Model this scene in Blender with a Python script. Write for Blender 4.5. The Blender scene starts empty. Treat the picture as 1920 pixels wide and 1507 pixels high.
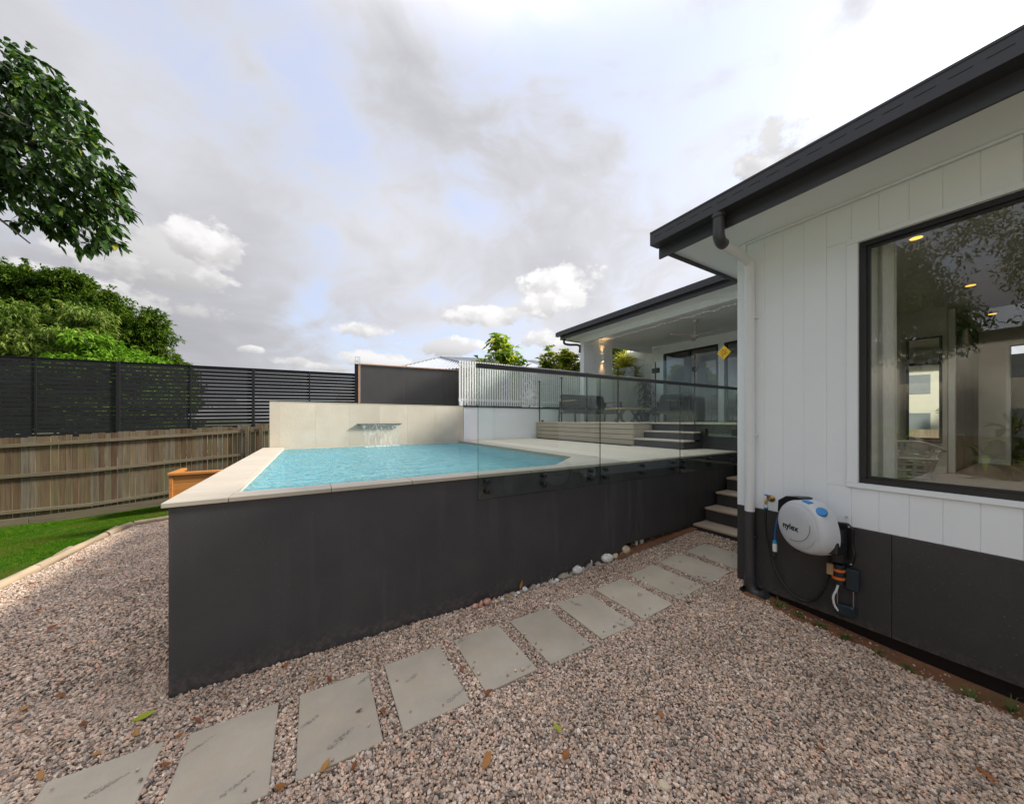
import bpy, bmesh, math, random
import numpy as np
from mathutils import Vector, Matrix
R = math.radians
random.seed(7)
rng = np.random.default_rng(7)
scn = bpy.context.scene
COL = scn.collection

# ------------------------------------------------------------------ camera
EYE = 1.77
TH = math.atan2(371, 630)
SN, CS = math.sin(TH), math.cos(TH)
cd = bpy.data.cameras.new("camera")
cam = bpy.data.objects.new("camera", cd)
COL.objects.link(cam)
cam.location = (0, 0, EYE)
cam.rotation_euler = (R(90), 0, -TH)
cd.sensor_width = 36.0
cd.lens = 36.0 * 630.0 / 1920.0
cd.shift_y = 33.5 / 1920.0
cd.clip_start = 0.05
cd.clip_end = 3000
scn.camera = cam

# ------------------------------------------------------------------ light
SUN_DIR = Vector((0.78, -0.22, 0.55)).normalized()      # towards the sun
SUN_ELEV = math.asin(SUN_DIR.z)
SUN_AZ = math.atan2(SUN_DIR.x, SUN_DIR.y)               # clockwise from +Y
sd = bpy.data.lights.new("sun", 'SUN')
sd.energy = 3.6
sd.angle = R(8.0)
sd.color = (1.0, 0.95, 0.87)
sun = bpy.data.objects.new("sun", sd)
COL.objects.link(sun)
sun.location = (6, -4, 12)
sun.rotation_euler = SUN_DIR.to_track_quat('Z', 'Y').to_euler()

scn.view_settings.view_transform = 'Standard'
scn.view_settings.look = 'None'
scn.view_settings.exposure = 1.14
scn.view_settings.gamma = 1.0
scn.view_settings.use_curve_mapping = False
scn.cycles.max_bounces = 10
scn.cycles.transparent_max_bounces = 24
scn.cycles.diffuse_bounces = 4
scn.cycles.glossy_bounces = 5
scn.cycles.caustics_reflective = False
scn.cycles.caustics_refractive = False

world = bpy.data.worlds.new("World")
scn.world = world
world.use_nodes = True


class NT:
    """small node-tree helper"""
    def __init__(self, tree):
        self.t = tree
        self.n = tree.nodes
        self.l = tree.links

    def new(self, kind, **kw):
        nd = self.n.new(kind)
        for k, v in kw.items():
            setattr(nd, k, v)
        return nd

    def put(self, sock, v):
        if v is None:
            return
        if isinstance(v, bpy.types.NodeSocket):
            self.l.new(v, sock)
        elif isinstance(v, (tuple, list)) and len(v) == 3 and sock.type == 'RGBA':
            sock.default_value = (*v, 1)
        else:
            sock.default_value = v

    def math(self, op, a, b=None, c=None, clamp=False):
        nd = self.new('ShaderNodeMath', operation=op, use_clamp=clamp)
        self.put(nd.inputs[0], a)
        if b is not None:
            self.put(nd.inputs[1], b)
        if c is not None:
            self.put(nd.inputs[2], c)
        return nd.outputs[0]

    def vmath(self, op, a, b=None, out=0):
        nd = self.new('ShaderNodeVectorMath', operation=op)
        self.put(nd.inputs[0], a)
        if b is not None:
            if op == 'SCALE':
                self.put(nd.inputs['Scale'], b)
            else:
                self.put(nd.inputs[1], b)
        return nd.outputs[out]

    def maprange(self, v, a, b, c=0.0, d=1.0, smooth=True):
        nd = self.new('ShaderNodeMapRange')
        nd.interpolation_type = 'SMOOTHSTEP' if smooth else 'LINEAR'
        self.put(nd.inputs[0], v)
        for i, x in enumerate((a, b, c, d)):
            self.put(nd.inputs[i + 1], x)
        return nd.outputs[0]

    def mix(self, f, a, b, blend='MIX'):
        nd = self.new('ShaderNodeMix', data_type='RGBA', blend_type=blend)
        self.put(nd.inputs[0], f)
        self.put(nd.inputs[6], a)
        self.put(nd.inputs[7], b)
        return nd.outputs[2]

    def noise(self, vec, scale, detail=3, rough=0.55, dist=0.0):
        nd = self.new('ShaderNodeTexNoise')
        self.put(nd.inputs['Vector'], vec)
        nd.inputs['Scale'].default_value = scale
        nd.inputs['Detail'].default_value = detail
        nd.inputs['Roughness'].default_value = rough
        nd.inputs['Distortion'].default_value = dist
        return nd.outputs['Fac']

    def mapping(self, vec, scale=(1, 1, 1), loc=(0, 0, 0), rot=(0, 0, 0)):
        nd = self.new('ShaderNodeMapping')
        self.put(nd.inputs['Vector'], vec)
        nd.inputs['Scale'].default_value = scale
        nd.inputs['Location'].default_value = loc
        nd.inputs['Rotation'].default_value = rot
        return nd.outputs[0]

    def comb(self, x, y, z):
        nd = self.new('ShaderNodeCombineXYZ')
        for i, v in enumerate((x, y, z)):
            self.put(nd.inputs[i], v)
        return nd.outputs[0]

    def ramp(self, fac, stops, interp='LINEAR'):
        nd = self.new('ShaderNodeValToRGB')
        cr = nd.color_ramp
        cr.interpolation = interp
        while len(cr.elements) < len(stops):
            cr.elements.new(0.5)
        for e, (p, c) in zip(cr.elements, stops):
            e.position = p
            e.color = (*c, 1)
        self.put(nd.inputs[0], fac)
        return nd.outputs[0]


SX, SY, H1, H2 = 5.596309, 10.042809, 11.282956, 9.219237


CLOUDS = [(-0.276, 0.305, 0.115, 0.07, 0.95), (-0.194, 0.36, 0.062, 0.057, 1.0), (-0.208, 0.227, 0.052, 0.029, 0.95), (-0.346, 0.226, 0.098, 0.038, 0.85), (0.693, 0.369, 0.12, 0.076, 1.02), (0.611, 0.317, 0.079, 0.043, 0.98), (0.469, 0.292, 0.149, 0.038, 0.97), (0.127, 0.236, 0.074, 0.028, 0.98), (-0.05, 0.143, 0.047, 0.017, 1.0), (0.037, 0.135, 0.049, 0.014, 1), (-0.129, 0.164, 0.025, 0.012, 1), (0.329, 0.202, 0.106, 0.033, 0.98), (0.168, 0.157, 0.111, 0.029, 0.97), (1.183, 0.551, 0.111, 0.064, 0.8), (0.611, 0.229, 0.079, 0.033, 1)]


def build_world():
    g = NT(world.node_tree)
    for nd in list(g.n):
        g.n.remove(nd)
    out = g.new('ShaderNodeOutputWorld')
    bg = g.new('ShaderNodeBackground')
    bg.inputs['Strength'].default_value = 0.1
    g.l.new(bg.outputs[0], out.inputs[0])
    sky = g.new('ShaderNodeTexSky', sky_type='NISHITA')
    sky.sun_disc = False
    sky.sun_elevation = SUN_ELEV
    sky.sun_rotation = SUN_AZ
    sky.air_density = 1.0
    sky.dust_density = 1.5
    tc = g.new('ShaderNodeTexCoord').outputs['Generated']
    d = g.vmath('NORMALIZE', tc)
    sep = g.new('ShaderNodeSeparateXYZ')
    g.l.new(d, sep.inputs[0])
    x, y, z = sep.outputs
    sunward = g.vmath('DOT_PRODUCT', d, tuple(SUN_DIR), out=1)
    # sheet of stratocumulus: noise over the vault, bands drawn from low left to high right
    V = g.mapping(d, scale=(1.0, 1.15, 1.7), rot=(0, R(14), R(20)), loc=(SX, SY, 0.4))
    wn = g.new('ShaderNodeTexNoise')
    g.put(wn.inputs['Vector'], V)
    wn.inputs['Scale'].default_value = 1.9
    wn.inputs['Detail'].default_value = 3
    Pw = g.vmath('ADD', V, g.vmath('SCALE', g.vmath('SUBTRACT', wn.outputs['Color'], (.5, .5, .5)), .55))
    n1 = g.noise(Pw, 2.1, 8, 0.50, 0.0)
    n2 = g.noise(Pw, 5.5, 7, 0.58, 0.0)
    n3 = g.noise(V, 1.0, 2, 0.5)
    dens = g.math('ADD', g.math('MULTIPLY', n1, 0.68), g.math('MULTIPLY', n2, 0.32))
    cover = g.maprange(dens, 0.38, 0.53)
    toward = g.maprange(sunward, -0.55, 0.85, 0.0, 1.0, smooth=False)
    base = g.math('ADD', 3.1, g.math('MULTIPLY', toward, 1.0))
    # cloud cover is brighter overhead than near the horizon
    base = g.math('MULTIPLY', base, g.math('ADD', g.math('ADD', .86, g.math('MULTIPLY', g.math('MAXIMUM', z, 0.0), .22)), g.maprange(z, .70, .98, 0.0, 1.8)))
    base = g.math('ADD', base, g.math('MULTIPLY', g.maprange(sunward, .90, 1.0), 9.0))
    shade = g.math('ADD', g.maprange(dens, 0.36, 0.66, 1.13, 0.84), g.maprange(n3, .3, .7, -.16, .14))
    lum = g.math('MULTIPLY', base, shade)
    tint = g.mix(g.maprange(dens, .36, .60), (0.93, 0.945, 1.0), (0.935, 0.935, 1.0))
    sheet = g.vmath('SCALE', tint, lum)
    blue = g.vmath('ADD', g.vmath('SCALE', sky.outputs[0], 0.45), g.vmath('SCALE', (.80, .83, 1.0), g.math('MULTIPLY', base, .84)))
    colr = g.mix(cover, blue, sheet)
    # heaped clouds low over the horizon
    az = g.math('ARCTAN2', x, y)
    el = g.math('ARCSINE', z)

    def heaps(col, off, sc, e0, e1, cut, grow, gain, soft=.05):
        Q = g.comb(g.math('MULTIPLY', az, sc), g.math('MULTIPLY', el, sc * 2.0), 0.0)
        h = g.noise(g.vmath('ADD', Q, off), 1.0, 8, 0.52, 0.0)
        hs = g.noise(g.vmath('ADD', Q, (off[0] + .20, off[1] + .30, off[2])), 1.0, 4, 0.5, 0.0)
        hm = g.math('SUBTRACT', h, g.maprange(el, e0, e1, 0.0, grow))
        m_ = g.maprange(hm, cut, cut + soft)
        hl = g.math('MULTIPLY', g.math('SUBTRACT', h, hs), gain)
        k_ = g.math('ADD', 1.02, g.math('MAXIMUM', g.math('MINIMUM', hl, .34), -.22))
        hc = g.vmath('SCALE', (1.0, 0.990, 0.985), g.math('MULTIPLY', g.math('ADD', base, .3), k_))
        return g.mix(g.math('MULTIPLY', m_, .92), col, hc)

    colr = heaps(colr, (H2, 2.7, 4.0), 6.5, .02, .22, .46, .60, 2.2, .035)
    # separate heaped clouds: (azimuth, elevation, half width, half height, brightness)
    nz = g.noise(g.comb(g.math('MULTIPLY', az, 5.0), g.math('MULTIPLY', el, 6.5), 0.0), 1.0, 8, 0.56, 0.0)
    nz2 = g.noise(g.comb(g.math('ADD', g.math('MULTIPLY', az, 5.0), .14), g.math('ADD', g.math('MULTIPLY', el, 6.5), .22), 0.0), 1.0, 6, 0.56, 0.0)
    relief = g.math('MULTIPLY', g.math('SUBTRACT', nz, nz2), 2.6)
    nh = g.noise(g.comb(g.math('MULTIPLY', az, 17.0), g.math('MULTIPLY', el, 24.0), 3.0), 1.0, 6, 0.6, 0.0)
    for ca, ce, ra_, re_, br in CLOUDS:
        u = g.math('DIVIDE', g.math('SUBTRACT', az, ca), ra_ * 1.15)
        v = g.math('DIVIDE', g.math('SUBTRACT', el, ce), re_ * 1.2)
        v = g.math('MULTIPLY', v, g.math('ADD', 1.15, g.math('MULTIPLY', g.math('LESS_THAN', v, 0.0), .5)))
        r2 = g.math('ADD', g.math('MULTIPLY', u, u), g.math('MULTIPLY', v, v))
        f = g.math('SUBTRACT', g.math('ADD', g.math('ADD', 1.0, g.math('MULTIPLY', g.math('SUBTRACT', nh, .5), 3.2)), g.math('MULTIPLY', g.math('SUBTRACT', nz, .5), 4.0)), r2)
        m_ = g.maprange(f, .0, .60)
        k_ = g.math('ADD', g.math('ADD', br * 1.04, g.math('MINIMUM', g.math('MAXIMUM', relief, -.10), .20)), g.math('ADD', g.math('MULTIPLY', g.maprange(v, -1.0, .7, -1.0, 1.0), .16), g.math('MULTIPLY', u, .04)))
        hc = g.vmath('SCALE', (1.0, 0.985, 0.985), g.math('MULTIPLY', g.math('ADD', base, .15), k_))
        colr = g.mix(g.math('MULTIPLY', m_, .94), colr, hc)
    # below the horizon: dull ground light
    colr = g.mix(g.maprange(z, -0.03, 0.0), (1.6, 1.6, 1.5), colr)
    g.l.new(colr, bg.inputs['Color'])


build_world()

# ------------------------------------------------------------------ materials
MATS = {}


def new_mat(name):
    m = bpy.data.materials.new(name)
    m.use_nodes = True
    g = NT(m.node_tree)
    for nd in list(g.n):
        g.n.remove(nd)
    out = g.new('ShaderNodeOutputMaterial')
    MATS[name] = m
    return m, g, out


def surf(name, c1, c2=None, scale=4.0, detail=4, rough=0.55, bump=0.0, bscale=None, stretch=(1, 1, 1),
         rand=0.0, metal=0.0, spec=0.5, rough2=None, dirt=None, dirt_scale=1.2, dirt_amt=0.5, coat=0.0,
         speck=None, speck_scale=90):
    """Principled surface: two colours mixed by stretched noise, per-object value change, fine relief."""
    m, g, out = new_mat(name)
    b = g.new('ShaderNodeBsdfPrincipled')
    g.l.new(b.outputs[0], out.inputs[0])
    geo = g.new('ShaderNodeTexCoord').outputs['Object']
    oi = g.new('ShaderNodeObjectInfo').outputs['Random']
    off = g.comb(g.math('MULTIPLY', oi, 37.0), g.math('MULTIPLY', oi, 91.0), g.math('MULTIPLY', oi, 13.0)) if rand else None
    v = g.vmath('ADD', geo, off) if off is not None else geo
    v = g.mapping(v, scale=stretch)
    f = g.noise(v, scale, detail, 0.6)
    f = g.maprange(f, 0.3, 0.7, smooth=False)
    col = g.mix(f, c1, c2 if c2 else c1)
    if dirt:
        df = g.maprange(g.noise(geo, dirt_scale, 5, 0.65), 0.45, 0.75)
        col = g.mix(g.math('MULTIPLY', df, dirt_amt), col, dirt)
    if speck:
        sf = g.maprange(g.noise(geo, speck_scale, 1, 0.5), 0.72, 0.78)
        col = g.mix(sf, col, speck)
    if rand:
        k = g.math('ADD', 1.0 - rand, g.math('MULTIPLY', oi, 2 * rand))
        col = g.vmath('SCALE', col, k)
    g.put(b.inputs['Base Color'], col)
    if rough2 is not None:
        g.put(b.inputs['Roughness'], g.maprange(f, 0, 1, rough, rough2, smooth=False))
    else:
        b.inputs['Roughness'].default_value = rough
    b.inputs['Metallic'].default_value = metal
    b.inputs['Specular IOR Level'].default_value = spec
    if coat:
        b.inputs['Coat Weight'].default_value = coat
    if bump:
        bn = g.noise(g.mapping(geo, scale=stretch), bscale or scale * 8, 4, 0.6)
        bp = g.new('ShaderNodeBump')
        bp.inputs['Strength'].default_value = 1.0
        bp.inputs['Distance'].default_value = bump
        g.l.new(bn, bp.inputs['Height'])
        g.l.new(bp.outputs[0], b.inputs['Normal'])
    return m


def palette_mat(name, stops, grain=(30, 30, 2), gscale=1.0, rough=0.8, bump=0.002, gamt=0.35, moss=None):
    """each object takes its own colour out of a ramp (planks, palings)"""
    m, g, out = new_mat(name)
    b = g.new('ShaderNodeBsdfPrincipled')
    g.l.new(b.outputs[0], out.inputs[0])
    oi = g.new('ShaderNodeObjectInfo').outputs['Random']
    geo = g.new('ShaderNodeTexCoord').outputs['Object']
    col = g.ramp(oi, stops)
    off = g.comb(g.math('MULTIPLY', oi, 37.0), g.math('MULTIPLY', oi, 91.0), g.math('MULTIPLY', oi, 53.0))
    v = g.mapping(g.vmath('ADD', geo, off), scale=grain)
    n = g.noise(v, gscale, 5, 0.65)
    k = g.maprange(n, 0.25, 0.75, 1 - gamt, 1 + gamt, smooth=False)
    col = g.vmath('SCALE', col, k)
    if moss:
        mn = g.maprange(g.noise(g.vmath('ADD', g.mapping(geo, scale=(2, 2, .7)), off), 1.3, 4, 0.6), 0.48, 0.68)
        col = g.mix(g.math('MULTIPLY', mn, 0.6), col, moss)
    g.put(b.inputs['Base Color'], col)
    b.inputs['Roughness'].default_value = rough
    b.inputs['Specular IOR Level'].default_value = 0.3
    bp = g.new('ShaderNodeBump')
    bp.inputs['Distance'].default_value = bump
    g.l.new(n, bp.inputs['Height'])
    g.l.new(bp.outputs[0], b.inputs['Normal'])
    return m


def glass_mat(name, tint, ior=1.5, rough=0.0, gain=1.0, bump=0.0, bscale=8, smear=0.0):
    m, g, out = new_mat(name)
    fr = g.new('ShaderNodeFresnel')
    bf = g.new('ShaderNodeNewGeometry').outputs['Backfacing']
    g.put(fr.inputs['IOR'], g.math('ADD', g.math('MULTIPLY', bf, 1.0 / ior - ior), ior))
    tr = g.new('ShaderNodeBsdfTransparent')
    tr.inputs[0].default_value = (*tint, 1)
    gl = g.new('ShaderNodeBsdfGlossy')
    gl.inputs['Roughness'].default_value = rough
    gl.inputs['Color'].default_value = (0.95, 0.97, 0.97, 1)
    mx = g.new('ShaderNodeMixShader')
    fac = g.math('MULTIPLY', fr.outputs[0], gain, clamp=True)
    g.l.new(fac, mx.inputs[0])
    g.l.new(tr.outputs[0], mx.inputs[1])
    g.l.new(gl.outputs[0], mx.inputs[2])
    res = mx.outputs[0]
    if smear:
        df = g.new('ShaderNodeBsdfDiffuse')
        df.inputs[0].default_value = (.8, .85, .83, 1)
        m2 = g.new('ShaderNodeMixShader')
        geo = g.new('ShaderNodeTexCoord').outputs['Object']
        n = g.maprange(g.noise(g.mapping(geo, scale=(1, 1, .5)), 5, 4, 0.6), 0.4, 0.8)
        g.l.new(g.math('MULTIPLY', n, smear), m2.inputs[0])
        g.l.new(res, m2.inputs[1])
        g.l.new(df.outputs[0], m2.inputs[2])
        res = m2.outputs[0]
    g.l.new(res, out.inputs[0])
    return m


def leaf_mat(name, stops, rough=0.5, trans=0.35, attr='v', rand_obj=False, spec=0.3):
    m, g, out = new_mat(name)
    if rand_obj:
        f = g.new('ShaderNodeObjectInfo').outputs['Random']
    else:
        a = g.new('ShaderNodeAttribute')
        a.attribute_name = attr
        f = a.outputs['Fac']
    col = g.ramp(f, stops)
    b = g.new('ShaderNodeBsdfPrincipled')
    g.l.new(col, b.inputs['Base Color'])
    b.inputs['Roughness'].default_value = rough
    b.inputs['Specular IOR Level'].default_value = spec
    t = g.new('ShaderNodeBsdfTranslucent')
    g.l.new(g.mix(1.0, col, (1.0, 1.25, 0.5), 'MULTIPLY'), t.inputs[0])
    mx = g.new('ShaderNodeMixShader')
    mx.inputs[0].default_value = trans
    g.l.new(b.outputs[0], mx.inputs[1])
    g.l.new(t.outputs[0], mx.inputs[2])
    g.l.new(mx.outputs[0], out.inputs[0])
    return m


def emit_mat(name, col, strength):
    m, g, out = new_mat(name)
    e = g.new('ShaderNodeEmission')
    e.inputs[0].default_value = (*col, 1)
    e.inputs[1].default_value = strength
    g.l.new(e.outputs[0], out.inputs[0])
    return m


surf('white_paint', (.85, .895, .925), (.825, .87, .90), 3, rough=.42, bump=.0006, bscale=60, dirt=(.62, .64, .62), dirt_scale=.8, dirt_amt=.18)
surf('soffit_paint', (.82, .87, .87), (.79, .84, .84), 2, rough=.55, bump=.0005, bscale=50)
surf('render_white', (.86, .87, .88), (.82, .83, .84), 3, rough=.7, bump=.002, bscale=40, dirt=(.6, .6, .58), dirt_amt=.25)
surf('charcoal_paint', (.036, .034, .036), (.046, .044, .046), 2.2, rough=.6, bump=.0012, bscale=45, rand=.10,
     dirt=(.062, .058, .055), dirt_scale=1.6, dirt_amt=.35, speck=(.10, .10, .10), speck_scale=70)


def weather_charcoal():
    m = MATS['charcoal_paint']
    g = NT(m.node_tree)
    b = [n for n in g.n if n.type == 'BSDF_PRINCIPLED'][0]
    old = b.inputs['Base Color'].links[0].from_socket
    pos = g.new('ShaderNodeNewGeometry').outputs['Position']
    sp = g.new('ShaderNodeSeparateXYZ')
    g.l.new(pos, sp.inputs[0])
    runs = g.maprange(g.noise(g.mapping(pos, scale=(9, 9, .45)), 1.0, 5, .7), .50, .74, 0, .55)
    col = g.mix(runs, old, (.075, .072, .070))
    fine = g.maprange(g.noise(g.mapping(pos, scale=(1, 1, 1)), 26, 5, .75), .58, .72, 0, .22)
    col = g.mix(fine, col, (.085, .080, .076))
    splash = g.math('MULTIPLY', g.maprange(sp.outputs[2], .22, .0, 0, 1), g.maprange(g.noise(pos, 30, 5, .7), .40, .66, 0, .8))
    col = g.mix(splash, col, (.13, .105, .085))
    g.put(b.inputs['Base Color'], col)
    g.put(b.inputs['Roughness'], g.math('ADD', .52, g.math('MULTIPLY', runs, .6)))


weather_charcoal()
surf('charcoal_metal', (.035, .036, .042), (.042, .043, .05), 3, rough=.38, bump=.0003, bscale=30, spec=.5)
surf('dark_pvc', (.040, .040, .044), (.05, .05, .054), 4, rough=.4)
surf('white_pvc', (.76, .78, .78), (.72, .74, .74), 3, rough=.32)
surf('cream_pvc', (.66, .64, .52), (.6, .58, .47), 5, rough=.4)
surf('black_frame', (.012, .013, .015), (.016, .017, .019), 4, rough=.35)
surf('black_plastic', (.008, .008, .009), (.012, .012, .013), 6, rough=.35, spec=.5)
surf('slat_metal', (.010, .0105, .012), (.014, .0145, .016), 2, spec=.25, rough=.6, rand=.12)
surf('steel', (.6, .6, .6), (.5, .5, .5), 10, rough=.25, metal=1.0)
surf('brass', (.42, .27, .08), (.30, .18, .05), 30, rough=.35, metal=.9)
surf('travertine', (.43, .38, .305), (.37, .32, .25), 1.3, 5, rough=.6, bump=.0015, bscale=20, stretch=(2, 10, 10), rand=.04, dirt=(.5, .43, .36), dirt_amt=.25)
surf('stone_tile', (.57, .505, .405), (.49, .43, .335), 2.0, 6, rough=.7, bump=.002, bscale=25, rand=.05, dirt=(.66, .62, .54), dirt_scale=.9, dirt_amt=.5)
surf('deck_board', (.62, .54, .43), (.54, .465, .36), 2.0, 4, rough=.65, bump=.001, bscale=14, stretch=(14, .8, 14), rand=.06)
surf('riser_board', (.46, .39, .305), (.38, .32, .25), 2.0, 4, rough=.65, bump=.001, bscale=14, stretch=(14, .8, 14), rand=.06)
surf('tread_board', (.50, .40, .29), (.42, .33, .235), 2.0, 4, rough=.65, bump=.001, bscale=14, stretch=(14, .8, 14), rand=.08, dirt=(.3, .24, .18), dirt_amt=.3)
surf('pool_plaster', (.50, .86, .88), (.46, .82, .85), 2.5, 4, rough=.8)
surf('pool_tile', (.60, .585, .49), (.50, .49, .41), 6, 3, rough=.4)
surf('paver_stone', (.45, .39, .30), (.34, .295, .225), 3.0, 6, rough=.82, bump=.0012, bscale=60, rand=.10,
     dirt=(.44, .34, .23), dirt_scale=3.2, dirt_amt=.75, speck=(.16, .15, .13), speck_scale=160)
surf('concrete', (.50, .47, .42), (.42, .40, .36), 3, 6, rough=.85, bump=.002, bscale=40)
surf('soil', (.26, .11, .048), (.15, .066, .032), 9, 6, rough=.95, bump=.012, bscale=30)
surf('gravel_bed', (.36, .26, .18), (.20, .145, .10), 70, 5, rough=.95, bump=.012, bscale=60)
surf('lawn_soil', (.06, .11, .018), (.045, .085, .014), 6, 5, rough=.95, bump=.01, bscale=40)
surf('field', (.07, .10, .03), (.10, .11, .05), .2, 5, rough=.95)
surf('edge_timber', (.36, .27, .17), (.22, .165, .11), 1.2, 5, rough=.8, bump=.004, bscale=6, stretch=(12, 1.2, 12), rand=.1, dirt=(.14, .11, .08), dirt_amt=.6)
surf('orange_timber', (.48, .20, .045), (.34, .13, .028), 2.0, 5, rough=.5, bump=.001, bscale=10, stretch=(1.0, 12, 12), rand=.1)
surf('trim_timber', (.62, .30, .13), (.5, .23, .09), 3, rough=.6)
palette_mat('paling_wood', [(0, (.095, .058, .034)), (.2, (.135, .09, .052)), (.4, (.145, .108, .062)), (.6, (.165, .13, .085)), (.8, (.14, .118, .088)), (1, (.115, .07, .038))],
            grain=(22, 22, 1.1), moss=(.11, .10, .045), gamt=.5)
surf('rail_wood', (.155, .130, .078), (.10, .078, .05), 2, 5, rough=.85, bump=.003, bscale=5, stretch=(1, 14, 14), rand=.12)
surf('batten_paint', (.80, .79, .76), (.74, .735, .71), 3, rough=.5, rand=.03)
surf('screen_sheet', (.060, .056, .054), (.072, .067, .064), 2.5, rough=.55, rand=.05)
surf('grey_roof', (.40, .42, .45), (.36, .38, .41), 2, rough=.45)
surf('cushion', (.035, .036, .040), (.045, .046, .05), 8, rough=.9, bump=.001, bscale=120)
surf('frame_wood', (.45, .30, .16), (.36, .23, .12), 4, rough=.5)
surf('table_wood', (.52, .36, .20), (.42, .28, .15), 3, rough=.5, stretch=(1, 8, 8))
surf('rust_fabric', (.26, .085, .03), (.2, .065, .025), 10, rough=.85)
surf('fan_white', (.62, .57, .54), (.58, .53, .50), 4, rough=.5)
surf('interior_wall', (.62, .62, .57), (.58, .58, .535), 2, rough=.8)
surf('carpet', (.25, .19, .145), (.19, .145, .11), 60, 3, rough=1.0, bump=.004, bscale=200)
surf('dark_door', (.014, .010, .008), (.02, .014, .011), 3, spec=.12, rough=.5, stretch=(1, 1, .3))
surf('brown_door', (.10, .065, .048), (.085, .055, .04), 3, rough=.4)
surf('curtain_cloth', (.86, .85, .81), (.76, .75, .71), 30, 3, rough=.95, stretch=(3, 3, .6), bump=.001, bscale=200)
surf('basket_plastic', (.70, .71, .70), (.66, .67, .66), 5, rough=.4)
surf('reel_grey', (.56, .58, .60), (.53, .55, .57), 4, rough=.38)
surf('reel_blue', (.02, .22, .55), (.02, .2, .5), 4, rough=.4)
surf('hose_black', (.012, .012, .013), (.02, .02, .02), 10, rough=.28)
surf('hose_blue', (.03, .16, .36), (.02, .10, .25), 10, rough=.4)
surf('sprinkler_teal', (.012, .022, .030), (.016, .03, .04), 6, rough=.45)
surf('orange_plastic', (.75, .16, .02), (.7, .14, .02), 6, rough=.4)
surf('cyan_plastic', (.02, .28, .55), (.02, .26, .5), 6, rough=.4)
surf('sign_yellow', (.80, .50, .01), (.76, .46, .01), 4, rough=.45)
surf('sign_ink', (.42, .24, .01), (.40, .22, .01), 4, rough=.5)
surf('shell_white', (.70, .68, .62), (.55, .53, .47), 30, 4, rough=.45, bump=.002, bscale=60, rand=.1)
surf('shell_cream', (.62, .50, .34), (.48, .38, .25), 26, 4, rough=.5, bump=.002, bscale=60, rand=.1)
surf('shell_pink', (.62, .34, .24), (.5, .26, .18), 26, 4, rough=.5, bump=.002, bscale=60, rand=.1)
surf('bark', (.10, .078, .058), (.06, .045, .035), 3, 6, rough=.9, bump=.02, bscale=14, stretch=(4, 4, 1))
surf('cream_house', (.46, .42, .33), (.42, .38, .30), 2, rough=.8)
surf('window_dark', (.14, .15, .15), (.18, .19, .19), 2, rough=.1)
surf('neighbour_white', (.7, .7, .7), (.66, .66, .66), 2, rough=.6)
surf('shade_net', (.16, .17, .10), (.12, .13, .08), 30, rough=.9)
surf('pot_dark', (.05, .05, .05), (.07, .07, .07), 5, rough=.6)
glass_mat('fence_glass', (.95, .99, .975), 1.5, gain=.72, smear=.012)
glass_mat('glass_edge', (.38, .52, .47), 1.5)
glass_mat('window_glass', (.90, .93, .91), 1.5, gain=2.4)
glass_mat('mirror_glass', (0, 0, 0), 1.5)
emit_mat('warm_lamp', (1.0, .50, .07), 1.0)
emit_mat('sconce_lamp', (1.0, .62, .30), 2.5)
emit_mat('fairy_bulb', (1.0, .95, .85), .6)
m_, g_, o_ = new_mat('mirror')
_b = g_.new('ShaderNodeBsdfGlossy')
_b.inputs['Roughness'].default_value = .0
_b.inputs['Color'].default_value = (.86, .89, .88, 1)
g_.l.new(_b.outputs[0], o_.inputs[0])
leaf_mat('leaf_fig', [(0, (.018, .046, .008)), (.5, (.036, .080, .012)), (.85, (.070, .125, .018)), (.97, (.12, .17, .03)), (1, (.32, .30, .02))], rough=.45, trans=.22, rand_obj=False, spec=.28)
leaf_mat('leaf_fig_single', [(0, (.018, .046, .008)), (.5, (.036, .080, .012)), (.85, (.070, .125, .018)), (.97, (.12, .17, .03)), (1, (.32, .30, .02))], rough=.45, trans=.22, rand_obj=True, spec=.28)
leaf_mat('leaf_dark', [(0, (.025, .055, .006)), (.5, (.06, .11, .010)), (1, (.15, .18, .018))], trans=.4, rough=.7, spec=.12)
leaf_mat('leaf_mango', [(0, (.06, .105, .015)), (.5, (.12, .18, .028)), (.9, (.20, .25, .05)), (1, (.26, .22, .07))], trans=.35, rough=.6, spec=.2)
leaf_mat('leaf_lime', [(0, (.08, .17, .014)), (.5, (.14, .26, .02)), (1, (.22, .34, .04))], trans=.4, rough=.7, spec=.15)
leaf_mat('leaf_croton', [(0, (.05, .11, .008)), (.4, (.13, .22, .012)), (.62, (.32, .37, .03)), (1, (.50, .48, .06))], trans=.35)
leaf_mat('leaf_yellow', [(0, (.22, .22, .03)), (.5, (.45, .38, .05)), (1, (.60, .52, .12))], trans=.35)
leaf_mat('leaf_palm', [(0, (.012, .03, .012)), (1, (.03, .06, .02))], trans=.2)
leaf_mat('leaf_fallen_brown', [(0, (.20, .055, .015)), (.5, (.30, .11, .025)), (1, (.38, .19, .05))], rand_obj=True, trans=.1)
leaf_mat('leaf_fallen_green', [(0, (.30, .34, .02)), (1, (.34, .36, .03))], rand_obj=True, trans=.2)
leaf_mat('weed_green', [(0, (.05, .12, .02)), (1, (.10, .17, .03))], rand_obj=True, trans=.3)


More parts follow.
